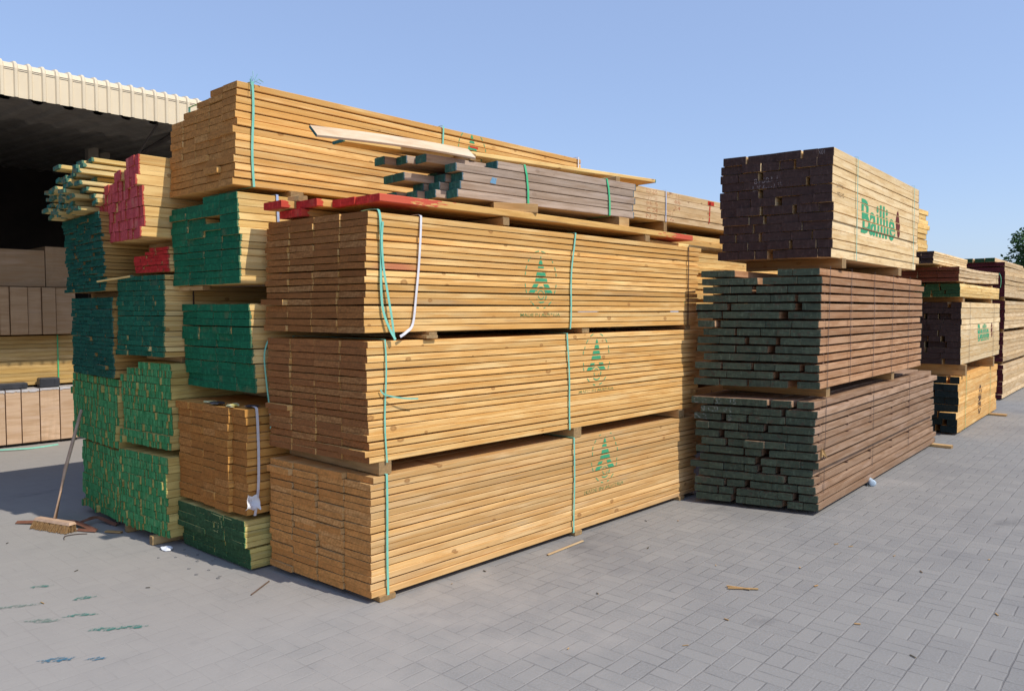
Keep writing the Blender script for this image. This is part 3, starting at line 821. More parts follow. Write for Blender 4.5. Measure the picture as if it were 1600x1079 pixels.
# ================================================================= FOURTH ROW (column D)
vD = 2.47
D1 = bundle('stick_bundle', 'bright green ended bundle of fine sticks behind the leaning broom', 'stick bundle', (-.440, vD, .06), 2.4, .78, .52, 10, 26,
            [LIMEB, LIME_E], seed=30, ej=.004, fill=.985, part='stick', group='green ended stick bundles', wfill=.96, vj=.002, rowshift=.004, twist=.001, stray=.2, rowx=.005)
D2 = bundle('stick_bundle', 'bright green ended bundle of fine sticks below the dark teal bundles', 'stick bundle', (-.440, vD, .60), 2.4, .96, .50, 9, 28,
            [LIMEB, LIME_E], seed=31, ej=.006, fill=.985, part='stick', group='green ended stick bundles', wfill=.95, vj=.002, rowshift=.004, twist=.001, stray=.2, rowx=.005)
D3 = bundle('lumber_bundle', 'dark teal ended bundle of thin boards, lower of two at the far left', 'lumber bundle', (-.470, vD, 1.108), 2.4, .86, .585, 20, 6,
            [TEAL, TEAL_E], seed=32, ej=.012, fill=.94, rndw=True, gap=.3, group='teal ended bundles')
D4 = bundle('lumber_bundle', 'dark teal ended bundle of thin boards, upper of two at the far left', 'lumber bundle', (-.530, vD, 1.735), 2.4, .95, .56, 22, 7,
            [TEAL, TEAL_E], seed=33, ej=.018, fill=.92, rndw=True, gap=.6, group='teal ended bundles', shear=.06, lean=-.04)
D5 = bundle('stick_bundle', 'untidy yellow sticks piled above the dark teal bundle', 'stick bundle', (-.60, vD + .02, 2.31), 2.4, .90, .36, 9, 9,
            [STICK, STICK_E], seed=34, ej=.10, fill=.72, rndw=True, gap=.6, part='stick', bow=.012, twist=.01, out=.12, lean=.1,
            skipfn=lambda r, c, nr, nc: (r > 5 and c > 6) or (r > 6 and c > 4) or ((r * 7 + c * 3) % 5 == 0))
for k, (u, lab) in enumerate(((-.28, 'near end'), (1.3, 'far end'))):
    spacer(f'block under the {lab} of the green sticks behind the broom', u, vD, vD + .76, .001, .059, .07)
    spacer(f'spacer between the two green stick bundles on the left, {lab}', u, vD, vD + .8, .582, .599, .07)
    spacer(f'thin spacer under the lower dark teal bundle, {lab}', u, vD, vD + .86, 1.101, 1.1075, .07)
    spacer(f'spacer between the two dark teal bundles, {lab}', u, vD, vD + .88, 1.695, 1.734, .07)
    spacer(f'spacer under the untidy yellow sticks, {lab}', u, vD + .05, vD + .9, 2.296, 2.309, .06)

# ================================================================= bundles behind the front stack's far end
vE = .975
E1 = bundle('lumber_bundle', 'pine bundle on the paving behind the far end of the front stack', 'lumber bundle', (3.95, vE, .03), 3.5, .9, .70, 8, 4, [PINE, PINE_E], seed=40, group='bundles behind the front stack')
E2 = bundle('lumber_bundle', 'pine bundle, second up behind the far end of the front stack', 'lumber bundle', (3.92, vE, .78), 3.5, .9, .76, 10, 4, [PINE, PINE_E], seed=41, group='bundles behind the front stack')
E3 = bundle('lumber_bundle', 'pine boards with red tips peeping out between the two tall stacks', 'lumber bundle', (3.85, vE, 1.60), 3.5, .9, .81, 14, 4, [REDW, SCAR_E], seed=42, group='bundles behind the front stack', rowshift=.015)
E4 = bundle('lumber_bundle', 'old yellow bundle with faded red lettering behind the grey beams', 'lumber bundle', (3.80, vE, 2.515), 3.2, .9, .315, 5, 4,
            [MAHO, PINE_E], seed=43, group='bundles behind the front stack', fill=.985)
strap_loop(E4, .62, M_BLUESTRAP, w=.014)
for i, row in enumerate((('KD 225', 'HT 16'), ('47 x', '48'), ('PE 5', '24'), ('C 24', '75 C'), ('N 2', '16'))):
    stencil_side(E4, text_polys(row[0], .27, .262 - i * .0625, .040, .20), ST_RED, 'faded_lettering')
    stencil_side(E4, text_polys(row[1], .66 + (.12 if i in (1, 2) else 0), .262 - i * .0625, .040, .24 if i == 0 else .13), ST_RED, 'faded_lettering')
stencil_side(E4, [[(1.51, .05), (1.535, .05), (1.56, .29), (1.535, .29)], [(1.50, .255), (1.64, .255), (1.64, .30), (1.50, .30)]], ST_REDSOLID, 'red_paint_mark')
strap_loop(E3, .95, M_GREENSTRAP, w=.010)
for k, (u, lab) in enumerate(((4.5, 'near end'), (6.2, 'far end'))):
    spacer(f'spacer on the paving under the hidden rear pine bundle, {lab}', u, vE, vE + .88, .001, .029, .08)
    spacer(f'spacer under the second rear pine bundle, {lab}', u, vE, vE + .88, .735, .779, .08)
    spacer(f'spacer under the red tipped rear boards, {lab}', u, vE, vE + .88, 1.545, 1.599, .08)
    spacer(f'spacer under the old yellow bundle, {lab}', u - .05 if k else 4.42, vE - .005, vE + .88, 2.413, 2.513, .06)

# ================================================================= RIGHT STACK
YR = 3.4
def onR(u, dv=0.0):
    return (u, -1.03 + (u - 3.43) * math.tan(rad(YR)) + dv)
SH = -.22
R1 = bundle('lumber_bundle', 'reddish brown bundle with white stencilled dark ends, lowest in the right hand stack', 'lumber bundle', (*onR(3.40), .035), 4.15, .94, .865, 13, 5,
            [ROSED, ROSE_E], yaw=YR, seed=50, ej=.014, fill=.80, rndw=True, gap=.8, shear=SH, skew=SH, group='bundles of the right hand stack', rowshift=.012, lean=-.03, out=.05, lj=.05, bow=.006)
R2 = bundle('lumber_bundle', 'reddish brown bundle with dark green ends, middle of the right hand stack', 'lumber bundle', (*onR(3.45), .985), 3.38, .95, .955, 14, 5,
            [ROSEW, ROSE_E], yaw=YR, seed=51, ej=.010, fill=.78, rndw=True, gap=.8, shear=SH, skew=SH, group='bundles of the right hand stack', rowshift=.006, lean=.02, out=.04,
            skipfn=lambda r, c, nr, nc: r == nr - 1 and c in (2, 3))
R3 = bundle('lumber_bundle', 'cream bundle with plum coloured ends and big green lettering on the right stack', 'lumber bundle', (*onR(3.70), 2.025), 2.87, .92, .867, 12, 5,
            [CREAM, PLUM_E], yaw=YR, seed=52, ej=.020, fill=.955, rndw=True, gap=.55, shear=-.10, skew=-.10, group='bundles of the right hand stack', rowshift=.004, out=.05, lj=.03)
# thin laths between the layers
M_LATH = plain('lath_wood', (.16, .09, .06), (.10, .055, .04), .85, 9, .1)
lath = MB(); lath.box((0, 0, 0), (.03, .93, .0125)); lme = lath.mesh('lath')
first = True
for inf, L in ((R1, 4.15), (R2, 3.38)):
    for r in range(1, 13):
        for k, x in enumerate((.12, .85, 1.55, 2.3, 3.0)):
            o = bpy.data.objects.new('lath', lme)
            if first: lme.materials.append(M_LATH); first = False
            COL.objects.link(o); o.parent = inf['root']
            o.location = (x, .01, r * inf['pitch'] - .0135)
for inf, xs in ((R1, (.18, 1.55, 2.9)), (R2, (.17, .75, 1.45, 2.1, 2.75))):
    for x in xs:
        strap_loop(inf, x, M_DARKSTRAP, w=.008, lean=.02 if x < .3 else 0, wob=.006)
for x in (.62, 2.62): strap_loop(R3, x, M_TEALSTRAP, w=.012, lean=-.01)
stencil_side(R3, text_polys('Baillie', .78, .245, .30, 1.10, bold=.022), ST_GREEN, 'green_lettering')
emb = []
cx, cz = 2.0, .415
for i in range(16):
    a0, a1 = 2 * math.pi * i / 16, 2 * math.pi * (i + 1) / 16
    emb.append([(cx, cz), (cx + .085 * math.cos(a0) * (1 - .25 * abs(math.sin(a0 * 2))), cz + .135 * math.sin(a0)), (cx + .085 * math.cos(a1) * (1 - .25 * abs(math.sin(a1 * 2))), cz + .135 * math.sin(a1))])
stencil_side(R3, emb, ST_WINE, 'round_emblem')
stencil_side(R3, text_polys('L 0 P9901', .10, .56, .030, .17), ST_DARK, 'small_lettering')
stencil_side(R3, text_polys('WE 2 4/5', .11, .49, .034, .18), ST_DARK, 'small_lettering')
stencil_end(R3, text_polys('87683 1', .30, .622, .042, .19, dz=.06) + text_polys('L.X 6-1-2.75', .29, .565, .042, .24, dz=.06) + text_polys('X01', .80, .815, .035, .05), ST_CHALK, 'chalk_marks')
stencil_end(R1, text_polys('C 15   32   15', .02, .803, .046, .33) + text_polys('N C0  34', .06, .737, .046, .26) + text_polys('N2     85', .02, .670, .046, .30), ST_WHITE, 'white_stencil')
mb = MB()
for k in range(5):
    mb.add([(0, 0, 0)] * 0 + [(.05 + k * .014, -.02 - .01 * (k % 3), .40 + .02 * k), (.06 + k * .03, -.035, .44 - .01 * k), (.075 + k * .02, -.02, .50 - .015 * k), (.06 + k * .014, -.014, .43)], [(0, 1, 2, 3)])
mb.build('torn_splinter', [SPACER], R1['root'])
for k, (u, lab) in enumerate(((3.62, 'near end'), (5.6, 'middle'), (7.0, 'far end'))):
    p = onR(u)
    spacer(f'timber spacer on the paving under the {lab} of the right hand stack', u, p[1] + .02, p[1] + .92, .001, .034, .09)
    if k < 2:
        spacer(f'spacer between the two reddish bundles of the right stack, {lab}', u + .1, p[1] + .02, p[1] + .92, .903, .983, .08)
        spacer(f'spacer under the cream lettered bundle, {lab}', u + .35 if k == 0 else u + .2, p[1] + .005, p[1] + .84, 1.942, 2.023, .09)
tag(spacer('timber spacer poking out on the paving at the far end of the right stack', 7.42, -1.02, -.2, .001, .034, .09), group=None)

# ================================================================= NEXT STACK (S) along the same row
YS = 3.4
def onS(u): return (u, -.82 + (u - 8.5) * math.tan(rad(YS)))
S1 = bundle('lumber_bundle', 'bundle with blackish ends and a dark round emblem, bottom of the next stack', 'lumber bundle', (*onS(8.5), .03), 3.1, .9, .72, 8, 4,
            [PINE, BLACK_E], yaw=YS, seed=60, ej=.06, fill=.97, rndw=True, gap=.8, out=.15, group='bundles of the next stack')
S2 = bundle('lumber_bundle', 'dark ended bundle with a green block logo, middle of the next stack', 'lumber bundle', (*onS(8.55), .90), 3.15, .95, .80, 11, 5,
            [CREAM, PLUM_E], yaw=YS, seed=61, ej=.03, fill=.98, rndw=True, gap=.6, group='bundles of the next stack', out=.08)
S3 = bundle('lumber_bundle', 'thin green ended layer below the rusty boards of the next stack', 'lumber bundle', (*onS(8.42), 1.765), 3.15, .95, .17, 4, 5,
            [PALE, MOSS_E], yaw=YS, seed=62, ej=.02, rndw=True, gap=.3, group='bundles of the next stack')
S4 = bundle('lumber_bundle', 'warped rusty ended boards on top of the next stack', 'lumber bundle', (*onS(8.35), 1.965), 3.1, .95, .18, 4, 4,
            [MAHO, MAHO_E], yaw=YS, seed=63, ej=.03, fill=.9, bow=.012, group='bundles of the next stack', curve=lambda x: .03 * (x / 3) ** 2)
S5 = bundle('lumber_bundle', 'short pale stack of thin boards above the rusty ended ones', 'lumber bundle', (8.0, -.62, 2.175), 2.2, .42, .155, 5, 3,
            [CREAM, PLUM_E], yaw=YS, seed=64, ej=.03, group='bundles of the next stack', fill=.9, lean=.25)
stencil_side(S2, text_polys('Baillie', 1.22, .26, .24, .92, bold=.03), ST_GREEN, 'green_logo')
stencil_side(S2, [[(2.40 + .06 * math.cos(a) * s, .40 + .12 * math.sin(a)) for a, s in ((i * math.pi / 6, 1) for i in range(12))]], ST_WINE, 'round_emblem')
ring = []
for a0 in range(0, 360, 30): ring += arc(1.56, .29, .10, .19, a0, a0 + 22, .05, 3)
ring.append([(1.56 + .05 * math.cos(i * math.pi / 5), .29 + .10 * math.sin(i * math.pi / 5)) for i in range(10)])
stencil_side(S1, ring, ST_DARK, 'round_emblem')
for x in (.55, 2.5): strap_loop(S2, x, M_DARKSTRAP, w=.01); strap_loop(S1, x - .1, M_GREENSTRAP, w=.012)
loose_strap(S4, [(2.95, -.03, .20), (2.97, -.05, .14), (3.0, -.05, .06), (3.02, -.04, -.02)], M_GREENSTRAP, .03, 'strap_tail')
for k, (u, lab) in enumerate(((8.8, 'near end'), (11.0, 'far end'))):
    p = onS(u)
    spacer(f'timber spacer on the paving under the next stack, {lab}', u, p[1] - (.22 if k else -.02), p[1] + .85, .001, .029, .10)
    spacer(f'spacer above the blackish ended bundle, {lab}', u - .1, p[1] - .05, p[1] + .9, .752, .898, .09)
    spacer(f'spacer under the green ended layer of the next stack, {lab}', u, p[1] + .02, p[1] + .9, 1.702, 1.763, .09)
    spacer(f'spacer under the rusty boards of the next stack, {lab}', u, p[1] + .02, p[1] + .9, 1.937, 1.963, .09)
    spacer(f'lath under the short pale boards of the next stack, {lab}', u - .3 if k == 0 else 9.8, -.58, -.2, 2.146, 2.174, .06)

# second line of stacks behind the right one
vF = .25
F1 = bundle('lumber_bundle', 'pale bundle rising behind the cream lettered one, in the rear line', 'lumber bundle', (8.0, vF, 2.42), 2.95, .9, .74, 10, 4, [PALE, PINE_E], seed=70, lj=.06, lean=-.0, group='rear line of bundles', rowshift=.012)
F2 = bundle('lumber_bundle', 'middle bundle of the rear line, almost hidden by the right stack', 'lumber bundle', (8.0, vF, 1.25), 2.9, .9, 1.1, 10, 4, [PALE, PINE_E], seed=71, group='rear line of bundles')
F3 = bundle('lumber_bundle', 'lowest bundle of the rear line, almost hidden by the right stack', 'lumber bundle', (8.0, vF, .06), 2.9, .9, 1.1, 10, 4, [PALE, PINE_E], seed=72, group='rear line of bundles')
for k, (u, lab) in enumerate(((8.4, 'near end'), (10.2, 'far end'))):
    spacer(f'spacer on the paving under the rear line, {lab}', u, vF, vF + .88, .001, .059, .09)
    spacer(f'spacer between the two lower bundles of the rear line, {lab}', u, vF, vF + .88, 1.165, 1.249, .09)
    spacer(f'spacer under the top bundle of the rear line, {lab}', u, vF, vF + .88, 2.355, 2.419, .09)

# far stack at the right edge
YT = 3.0
T = []
zt = .03
for i, (h, nr, lab, cl) in enumerate(((.60, 8, 'wine red ended bundle at the foot of the farthest stack', .0), (.52, 7, 'wine red ended bundle second from the bottom of the farthest stack', .05), (.50, 7, 'wine red ended bundle third from the bottom of the farthest stack', .0), (.62, 8, 'sagging wine red ended bundle on top of the farthest stack', .07))):
    T.append(bundle('lumber_bundle', lab, 'lumber bundle', (13.34 - cl, -.386, zt), 4.0, 1.0, h, nr, 4, [MAHO, WINE_E], yaw=YT, seed=80 + i, ej=.05, bow=.015 if i == 3 else .004, group='bundles of the farthest stack', fill=.95, lean=-.12 if i == 3 else 0))
    for k, (u, l2) in enumerate(((13.6, 'near end'), (16.2, 'far end'))):
        spacer(f'spacer under the {l2}, farthest stack, ' + ('on the paving', 'lowest gap', 'middle gap', 'top gap')[i], u, -.34 + (u - 13.34) * .052, .5, zt - .029 if i == 0 else zt - .055, zt - .001, .1)
    zt += h + .057
mats_t = [MAHO, MOSS_E]
for k in range(5):
    single_board('plank', ('leftmost', 'second', 'middle', 'fourth', 'rightmost')[k] + ' dark green ended plank atop the farthest stack', 'plank', (13.15 + .05 * (k % 2), -.25 + k * .17, zt - .055 + .0), 3.5, .15, .07, [MAHO, MOSS_E], yaw=YT, seed=.1 * k + .05, group='planks atop the farthest stack')

# ================================================================= open shed
shed = empty('storage_shed', (0, 5.0, 0))
tag(shed, 'open fronted dark storage shed with cream ribbed metal eave', 'shed')
U0, U1 = -5.0, 6.2
def ribbed(path, u0, u1, pitch, rw, rd, u_first=0.0):
    """corrugated sheet: profile along u swept along a (v, z) path"""
    us = []
    u = u0
    while u < u1:
        us += [(u, 0), (u + pitch - rw, 0), (u + pitch - rw * .78, rd), (u + pitch - rw * .5, rd * 1.15), (u + pitch - rw * .22, rd)]
        u += pitch
    vs, fs = [], []
    m = len(us)
    for i, (v, z) in enumerate(path):
        a = path[max(i - 1, 0)]; b = path[min(i + 1, len(path) - 1)]
        dv, dz = b[0] - a[0], b[1] - a[1]
        ln = math.hypot(dv, dz); nv, nz = -dz / ln, dv / ln
        for (uu, r) in us:
            vs.append((uu, v + nv * r, z + nz * r))
    for i in range(len(path) - 1):
        for k in range(m - 1):
            fs.append((i * m + k, i * m + k + 1, (i + 1) * m + k + 1, (i + 1) * m + k))
    return vs, fs
mb = MB()
vs, fs = ribbed([(0, 3.585), (0, 3.70), (0, 3.85), (.008, 3.885), (.035, 3.905), (.10, 3.915), (8.0, 4.25)], U0, U1, .116, .042, .017)
mb.add(vs, fs)
mb.build('eave_sheet', M_FASCIA, shed)
mb = MB()
for z in (3.832, 3.848): mb.box((U0, -.003, z), (U1, .001, z + .003))
mb.build('seam_strip', M_DARKSTEEL, shed)
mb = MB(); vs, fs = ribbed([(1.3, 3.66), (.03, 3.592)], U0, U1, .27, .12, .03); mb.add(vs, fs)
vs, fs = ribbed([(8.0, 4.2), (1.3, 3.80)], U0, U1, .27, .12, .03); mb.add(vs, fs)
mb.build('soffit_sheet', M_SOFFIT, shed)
mb = MB(); mb.box((U0, 7.9, 0), (U1, 8.0, 4.22)); mb.box((U0 - .1, .1, 0), (U0, 8.0, 4.0)); mb.box((U1, .1, 0), (U1 + .1, 8.0, 4.0)); mb.build('wall', M_SHEDWALL, shed)
for (u, v) in ((1.52, 3.75), (1.80, 4.1), (-2.8, 4.3), (5.5, 4.3)):
    mb = MB(); mb.box((u - .07, v - .01, .005), (u + .07, v + .0, 3.98)); mb.box((u - .07, v + .12, .005), (u + .07, v + .13, 3.98)); mb.box((u - .006, v, .005), (u + .006, v + .12, 3.98)); mb.build('post', M_POST, shed)
for a, b, r in (((1.52, 3.7, 3.45), (1.25, .1, 3.60), .03), ((1.0, 2.2, 2.7), (.95, .1, 3.58), .012), ((-2.8, 4.2, 3.55), (-2.8, .1, 3.62), .03)):
    mb = MB(); mb.tube([a, b], r, 6); mb.build('brace', M_DARKSTEEL, shed)

# panel packs stacked in front of and under the shed
def pack(label, u0, u1, v0, z0, z1, mat, wrap=False, dep=1.6, group='panel packs under the shed'):
    root = empty('panel_pack', (u0, v0, z0))
    tag(root, label, 'panel pack', group)
    d = board_data(u1 - u0, dep, z1 - z0, lambda x: 0, .006, 0, 3)
    pn = link_mesh('panels', mesh_of('panels', [(d, (0, 0, 0), RNG.random())]), [mat, mat], root)
    if wrap:
        mb = MB(); n = 10
        vs = []
        for i in range(n + 1):
            x = (u1 - u0) * i / n
            vs += [(x, -.006, z1 - z0 - .015 - RNG.uniform(0, .02)), (x, -.006, z1 - z0 + .004), (x, .2, z1 - z0 + .006), (x, dep - .1, z1 - z0 + .006)]
        mb.add(vs, [(i * 4 + k, i * 4 + 4 + k, i * 4 + 5 + k, i * 4 + 1 + k) for i in range(n) for k in range(3)])
        mb.build('plastic_wrap', M_WRAP, pn)
    return root
MDF = side_wood('panel_pack_face', (.54, .375, .245), (.52, .36, .23), (.55, .385, .25), grime=(.40, .26, .16), grime_amt=.25, knots=0)
ux = [-.62, -.43, -.245, -.075, .085, .277, .490, .70, .91]
nm = ['sliver at the left picture edge', 'under the low black block', 'between the two black blocks', 'under the tall black block', 'half hidden by green sticks']
for k, i in enumerate(range(2, 7)):
    pack(f'tan panel pack in the sunlit lower row, {nm[k]}', ux[i], ux[i + 1] - .012, 6.97, .035, .665, MDF, True)
single_board('skid', 'dark skid under the sunlit tan panel packs', 'skid', (-.65, 7.05, .002), 1.6, .1, .03, [M_BLACKPLASTIC, M_BLACKPLASTIC])
single_board('skid', 'dark skid at the back of the sunlit tan panel packs', 'skid', (-.65, 8.2, .002), 1.6, .1, .03, [M_BLACKPLASTIC, M_BLACKPLASTIC])
for lab, a, b, z in (('low black block on the sunlit panel packs', -.30, .16, .07), ('tall black block on the sunlit panel packs', .285, .50, .11)):
    mb = MB(); mb.box((a, 6.99, .676), (b, 7.13, .676 + z), c=.012); mb.box((a + .03, 6.985, .69), (a + .035, 6.99, .66 + z)); mb.box((b - .06, 6.985, .69), (b - .055, 6.99, .66 + z))
    tag(mb.build('black_block', M_BLACKPLASTIC), lab, 'plastic block')
ps = bundle('plywood_stack', 'strapped yellow plywood stack half in shade, between the panel rows', 'plywood stack', (-.9, 7.16, .70), 2.2, 1.4, .59, 12, 1, [PLY, PLY], seed=90, ej=.01, fill=.975, part='plywood_sheet', bow=.001, twist=0)
strap_loop(ps, 1.43, M_GREENSTRAP, w=.014)
single_board('skid', 'dark skid below the yellow plywood stack', 'skid', (-.8, 7.5, .673), 2.0, .1, .026, [M_BLACKPLASTIC, M_BLACKPLASTIC])
ux2 = [-.75, -.50, -.26, -.10, .0, .182, .329, .479, .70, .92]
for k, i in enumerate(range(3, 8)):
    pack('brown panel pack in the shaded upper row, ' + ('leftmost', 'second from the left', 'third from the left', 'fourth from the left', 'rightmost, against the teal ends')[k], ux2[i], ux2[i + 1] - .01, 6.97 + .02 * (i % 2), 1.31, 1.868, EARTH)
pack('wide dark panel pack on top of the shaded row, left one', -.8, .385, 7.05, 1.875, 2.31, EARTH)
pack('wide dark panel pack on top of the shaded row, right one', .395, 1.1, 7.05, 1.875, 2.36, EARTH)

# ================================================================= broom and litter
M_BRISTLE = plain('bristle', (.30, .18, .075), (.20, .11, .045), .9, 60)
M_HANDLE = plain('broom_wood', (.56, .38, .26), (.48, .31, .20), .7, 20)
broom = empty('broom', (-.665, 3.02, 0)); tag(broom, 'wide yard broom leaning on the green sticks with its head on the ground', 'broom')
mb = MB(); mb.tube([(-.085, -.13, .066), (.03, .0, .40), (.18, .085, .83)], .0125, 10); mb.build('handle', M_HANDLE, broom, smooth=True)
hd = Vector((-.16, .02, 0)); hd2 = Vector((-.03, -.34, 0))
ax = (hd2 - hd).normalized(); nrm = Vector((-ax.y, ax.x, 0))
mb = MB()
for i in range(2): pass
L_ = (hd2 - hd).length
def hp(s, t, z): 
    q = hd + ax * s + nrm * t
    return (q.x, q.y, z)
vs = [hp(0, -.03, .055), hp(L_, -.03, .055), hp(L_, .03, .055), hp(0, .03, .055), hp(.01, -.022, .073), hp(L_ - .01, -.022, .073), hp(L_ - .01, .022, .073), hp(.01, .022, .073)]
mb.add(vs, [(3, 2, 1, 0), (4, 5, 6, 7), (0, 1, 5, 4), (1, 2, 6, 5), (2, 3, 7, 6), (3, 0, 4, 7)])
bhead = mb.build('head', M_HANDLE, broom)
mb = MB(); rb = random.Random(8)
for k in range(700):
    s = rb.uniform(.006, L_ - .006); tt = rb.uniform(-.026, .026)
    b0 = Vector(hp(s, tt, .058)); b1 = Vector(hp(s + rb.uniform(-.02, .02), tt * 1.9 - .015 + rb.uniform(-.01, .01), rb.uniform(.001, .008)))
    mb.ribbon([b0, b1], tuple(ax), .006, .003)
mb.build('bristles', M_BRISTLE, bhead)

M_BAND = plain('brown_band', (.22, .095, .055), (.16, .065, .04), .6, 25)
def ground_band(label, pts, w, mat, name='packing_strap', cat='strap'):
    P = [Vector(p) for p in pts]; out = []
    for i in range(len(P) - 1):
        a = P[max(i - 1, 0)]; b = P[i]; c = P[i + 1]; d = P[min(i + 2, len(P) - 1)]
        for k in range(6):
            t = k / 6
            out.append(.5 * ((2 * b) + (c - a) * t + (2 * a - 5 * b + 4 * c - d) * t * t + (3 * b - a - 3 * c + d) * t ** 3))
    out.append(P[-1])
    mb = MB(); mb.ribbon(out, [(0, 0, 1) if False else (0.3, 1, .4)] * len(out), w, .003)
    tag(mb.build(name, mat), label, cat)
ground_band('brown strap lying across the broom head', [(-.91, 3.24, .012), (-.70, 2.95, .03), (-.63, 2.80, .035), (-.58, 2.56, .012)], .03, M_BAND)
ground_band('brown strap looping from the broom to the green sticks', [(-.63, 2.82, .02), (-.56, 2.80, .045), (-.48, 2.83, .04), (-.44, 2.70, .02), (-.42, 2.62, .012)], .028, M_BAND)
ground_band('short brown strap end in front of the broom head', [(-.66, 2.70, .01), (-.62, 2.62, .012), (-.58, 2.56, .012)], .024, M_BAND)
ground_band('thin black wire curling on the ground by the broom', [(-.80, 2.52, .004), (-.77, 2.60, .006), (-.70, 2.60, .005), (-.64, 2.56, .004)], .006, M_DARKSTRAP, 'wire', 'wire')
ground_band('light green strap lying in front of the tan panel packs', [(-.35, 6.9, .006), (-.1, 6.72, .02), (.1, 6.70, .01), (.4, 6.78, .006)], .03, M_TEALSTRAP)
single_board('offcut', 'small flat pale offcut on the paving beside the broom', 'offcut', (-.545, 2.50, .004), .13, .03, .010, [SPACER, SPACER_E], yaw=-58, seed=.2)
scrap('white crumpled scrap at the foot of the green sticks', (-.40, 1.79, .001), .032, M_PAPER, 12, .6, 'paper_scrap')
single_board('splinter', 'forked pale splinter on the open paving at the right', 'splinter', (1.50, -1.30, .004), .17, .014, .006, [SPACER, SPACER_E], yaw=-52, seed=.6)
single_board('splinter', 'second pale splinter crossing the forked one', 'splinter', (1.52, -1.28, .006), .13, .012, .006, [SPACER, SPACER_E], yaw=-70, seed=.7)
single_board('lath', 'reddish lath lying at the foot of the front stack', 'lath', (1.25, -.16, .003), .40, .016, .007, [MAHO, SPACER_E], yaw=3, seed=.66)
single_board('lath', 'thin dark lath lying at the foot of the mossy green bundle', 'lath', (-.42, .60, .003), .22, .007, .005, [MAHO_D, MAHO_E], yaw=35, seed=.86)
rl = random.Random(21)
chipm = [SPACER, SPACER_E]
for k in range(45):
    while True:
        u, v = rl.uniform(-1.9, 5.0), rl.uniform(-3.0, 3.0)
        if (v < -.05 and u < 3.2) or u < -.55: break
    o = single_board('wood_chip', 'small wood chip scattered on the paving', 'wood chip', (u, v, .003), rl.uniform(.006, .034), rl.uniform(.003, .008), rl.uniform(.002, .005),
                     chipm if k % 3 else [ROSEW, SPACER_E], yaw=rl.uniform(0, 180), seed=rl.random(), group='wood chips scattered on the paving')
for k in range(14):
    u, v = -.42 + rl.uniform(-.12, .18) , 1.0 + rl.uniform(0, .7)
    scr = scrap('grey grit under the mossy green bundle', (u, v, 0), rl.uniform(.004, .010), plain('grit', (.16, .155, .15), (.22, .21, .20), .9) if k == 0 else bpy.data.materials['grit'], 100 + k, .6, 'grit_lump', 'grit')
    scr['group'] = 'grit lumps under the mossy bundle'
# crumpled water bottle
M_BOTTLE = NT('bottle_plastic'); M_BOTTLE.b.inputs['Transmission Weight'].default_value = .35; M_BOTTLE.b.inputs['IOR'].default_value = 1.33
M_BOTTLE = M_BOTTLE.done((.70, .86, 1.0), .12, .5)
bt = empty('plastic_bottle', (4.76, -1.02, .032), rad(35)); tag(bt, 'crushed pale blue plastic bottle beside the right hand stack', 'bottle')
mb = MB(); mb.tube([(0, 0, 0), (.004, 0, 0), (.03, 0, .002), (.06, .004, -.004), (.09, 0, .003), (.13, 0, 0), (.155, 0, 0), (.17, 0, 0)], [.018, .03, .029, .024, .03, .028, .013, .012], 14); mb.build('body', M_BOTTLE, bt, smooth=True)
mb = MB(); mb.tube([(.168, 0, 0), (.185, 0, 0)], .0145, 12); mb.build('cap', plain('cap_blue', (.25, .45, .8), None, .4), bt)

# green and blue paint smears on the left pavers
def smear(label, u, v, lu, lv, yaw, mat, seed, group='paint smears on the paving'):
    rn = random.Random(seed); mb = MB(); n = 26
    vs = [(0, 0, .0042)]
    for i in range(n):
        a = 2 * math.pi * i / n; k = rn.uniform(.55, 1.1)
        vs.append((math.cos(a) * lu * k, math.sin(a) * lv * k, .004))
    mb.add(vs, [(0, i + 1, (i + 1) % n + 1) for i in range(n)])
    tag(mb.build('paint_smear', mat, None, (u, v, 0), rad(yaw)), label, 'paint smear', group)
SM_G = stencil_mat('green_smear', (.05, .25, .20), .47, .75); SM_B = stencil_mat('blue_smear', (.06, .20, .30), .46, .75)
SM_K = stencil_mat('dull_green_smear', (.16, .27, .22), .46, .55)
for a in (('small bright green paint smear nearest the broom', -1.187, 1.615, .07, .022, -30, SM_G, 1), ('green paint smear beside a reddish blot', -1.08, 1.24, .06, .03, -20, SM_G, 2),
          ('faint long green paint smear at the left edge of the yard', -1.36, 1.37, .16, .022, -28, SM_K, 3), ('short green paint smear above the longest one', -1.17, .99, .11, .02, -32, SM_G, 4),
          ('longest green paint smear on the dusty pavers', -1.14, .70, .12, .026, -34, SM_G, 5), ('green paint smear at the right end of the longest one', -1.04, .63, .07, .024, -34, SM_G, 6),
          ('blue green paint smear nearest the camera', -1.42, .505, .10, .03, -33, SM_B, 7), ('small blue paint smear nearest the camera', -1.30, .385, .055, .02, -33, SM_B, 8),
          ('pale green paint smear left of the long ones', -1.33, 1.05, .12, .03, -40, SM_K, 9)):
    smear(*a)

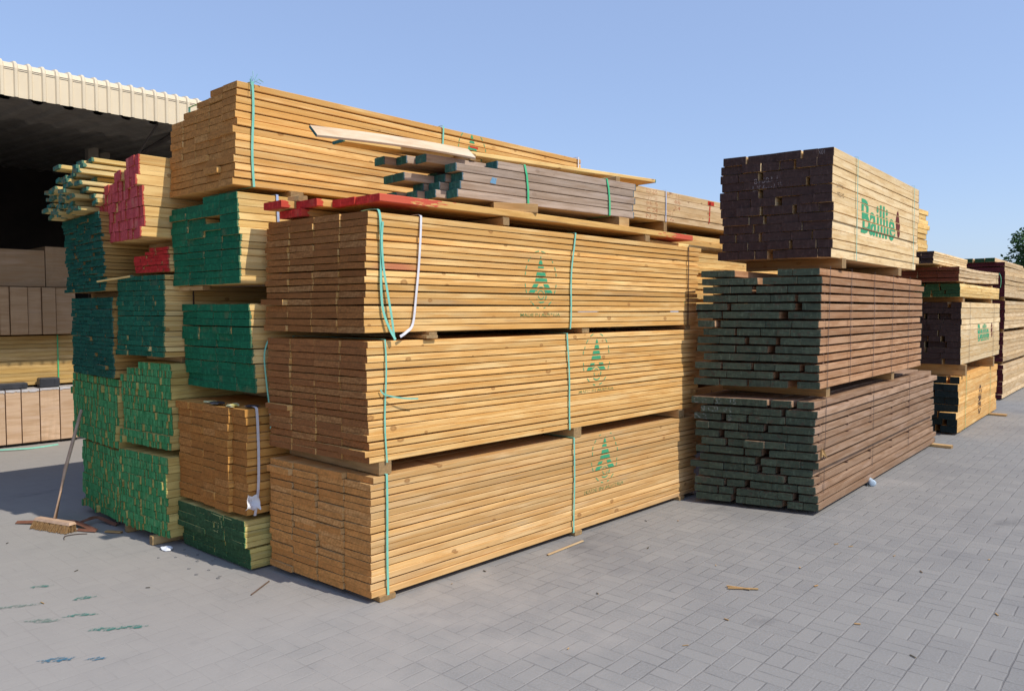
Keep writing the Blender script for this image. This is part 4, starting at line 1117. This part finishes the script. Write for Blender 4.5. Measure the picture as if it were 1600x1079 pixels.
# ================================================================= tree beyond the yard
def leaf_tree(label, u, v, h, cr, seed):
    rn = random.Random(seed)
    root = empty('broadleaf_tree', (u, v, 0)); tag(root, label, 'tree')
    bark = plain('bark', (.09, .065, .045), (.06, .045, .03), .95, 8)
    mb = MB(); mb.tube([(0, 0, 0), (.05, 0, h * .3), (.0, .06, h * .55), (.1, 0, h * .8)], [.18, .14, .1, .04], 9)
    lobes = []
    for k in range(26):
        a = rn.uniform(0, 6.28); zz = rn.uniform(.38, .98) * h
        rr = cr * math.sqrt(max(.05, 1 - ((zz - h * .66) / (h * .40)) ** 2)) * rn.uniform(.3, .95)
        c = Vector((math.cos(a) * rr, math.sin(a) * rr, zz)); lobes.append((c, rn.uniform(.22, .42) * cr))
        mb.tube([(0, .03, h * rn.uniform(.3, .55)), c * .6 + Vector((0, 0, h * .2)), c], [.05, .03, .01], 5)
    mb.build('trunk', bark, root, smooth=True)
    t = NT('leaves'); p = t.obj()
    nz = t.noise(p, 1.6, 3.0); nz2 = t.noise(p, 23.0, 2.0)
    c = t.mix(t.ss(nz, .35, .65), (.028, .070, .022), (.055, .115, .035)); c = t.mix(t.ss(nz2, .4, .7), c, (.075, .15, .045))
    lm = t.done(c, .6, .3)
    mb = MB()
    for c, r in lobes:
        for k in range(330):
            d = Vector((rn.gauss(0, 1), rn.gauss(0, 1), rn.gauss(0, 1))).normalized() * r * rn.uniform(.45, 1.08)
            q = c + d
            a = Vector((rn.uniform(-1, 1), rn.uniform(-1, 1), rn.uniform(-.6, .6))).normalized(); b = a.cross(Vector((rn.uniform(-1, 1), rn.uniform(-1, 1), 1))).normalized()
            s = rn.uniform(.045, .09)
            mb.add([q - a * s, q + b * s * .5, q + a * s, q - b * s * .5], [(0, 1, 2, 3)])
    me = bpy.data.meshes.new('crown'); me.from_pydata(mb.v, [], mb.f); me.update()
    link_mesh('crown', me, lm, root)
leaf_tree('dark green leafy tree beyond the farthest stack at the right edge', 27.0, 1.15, 4.05, 1.1, 4)
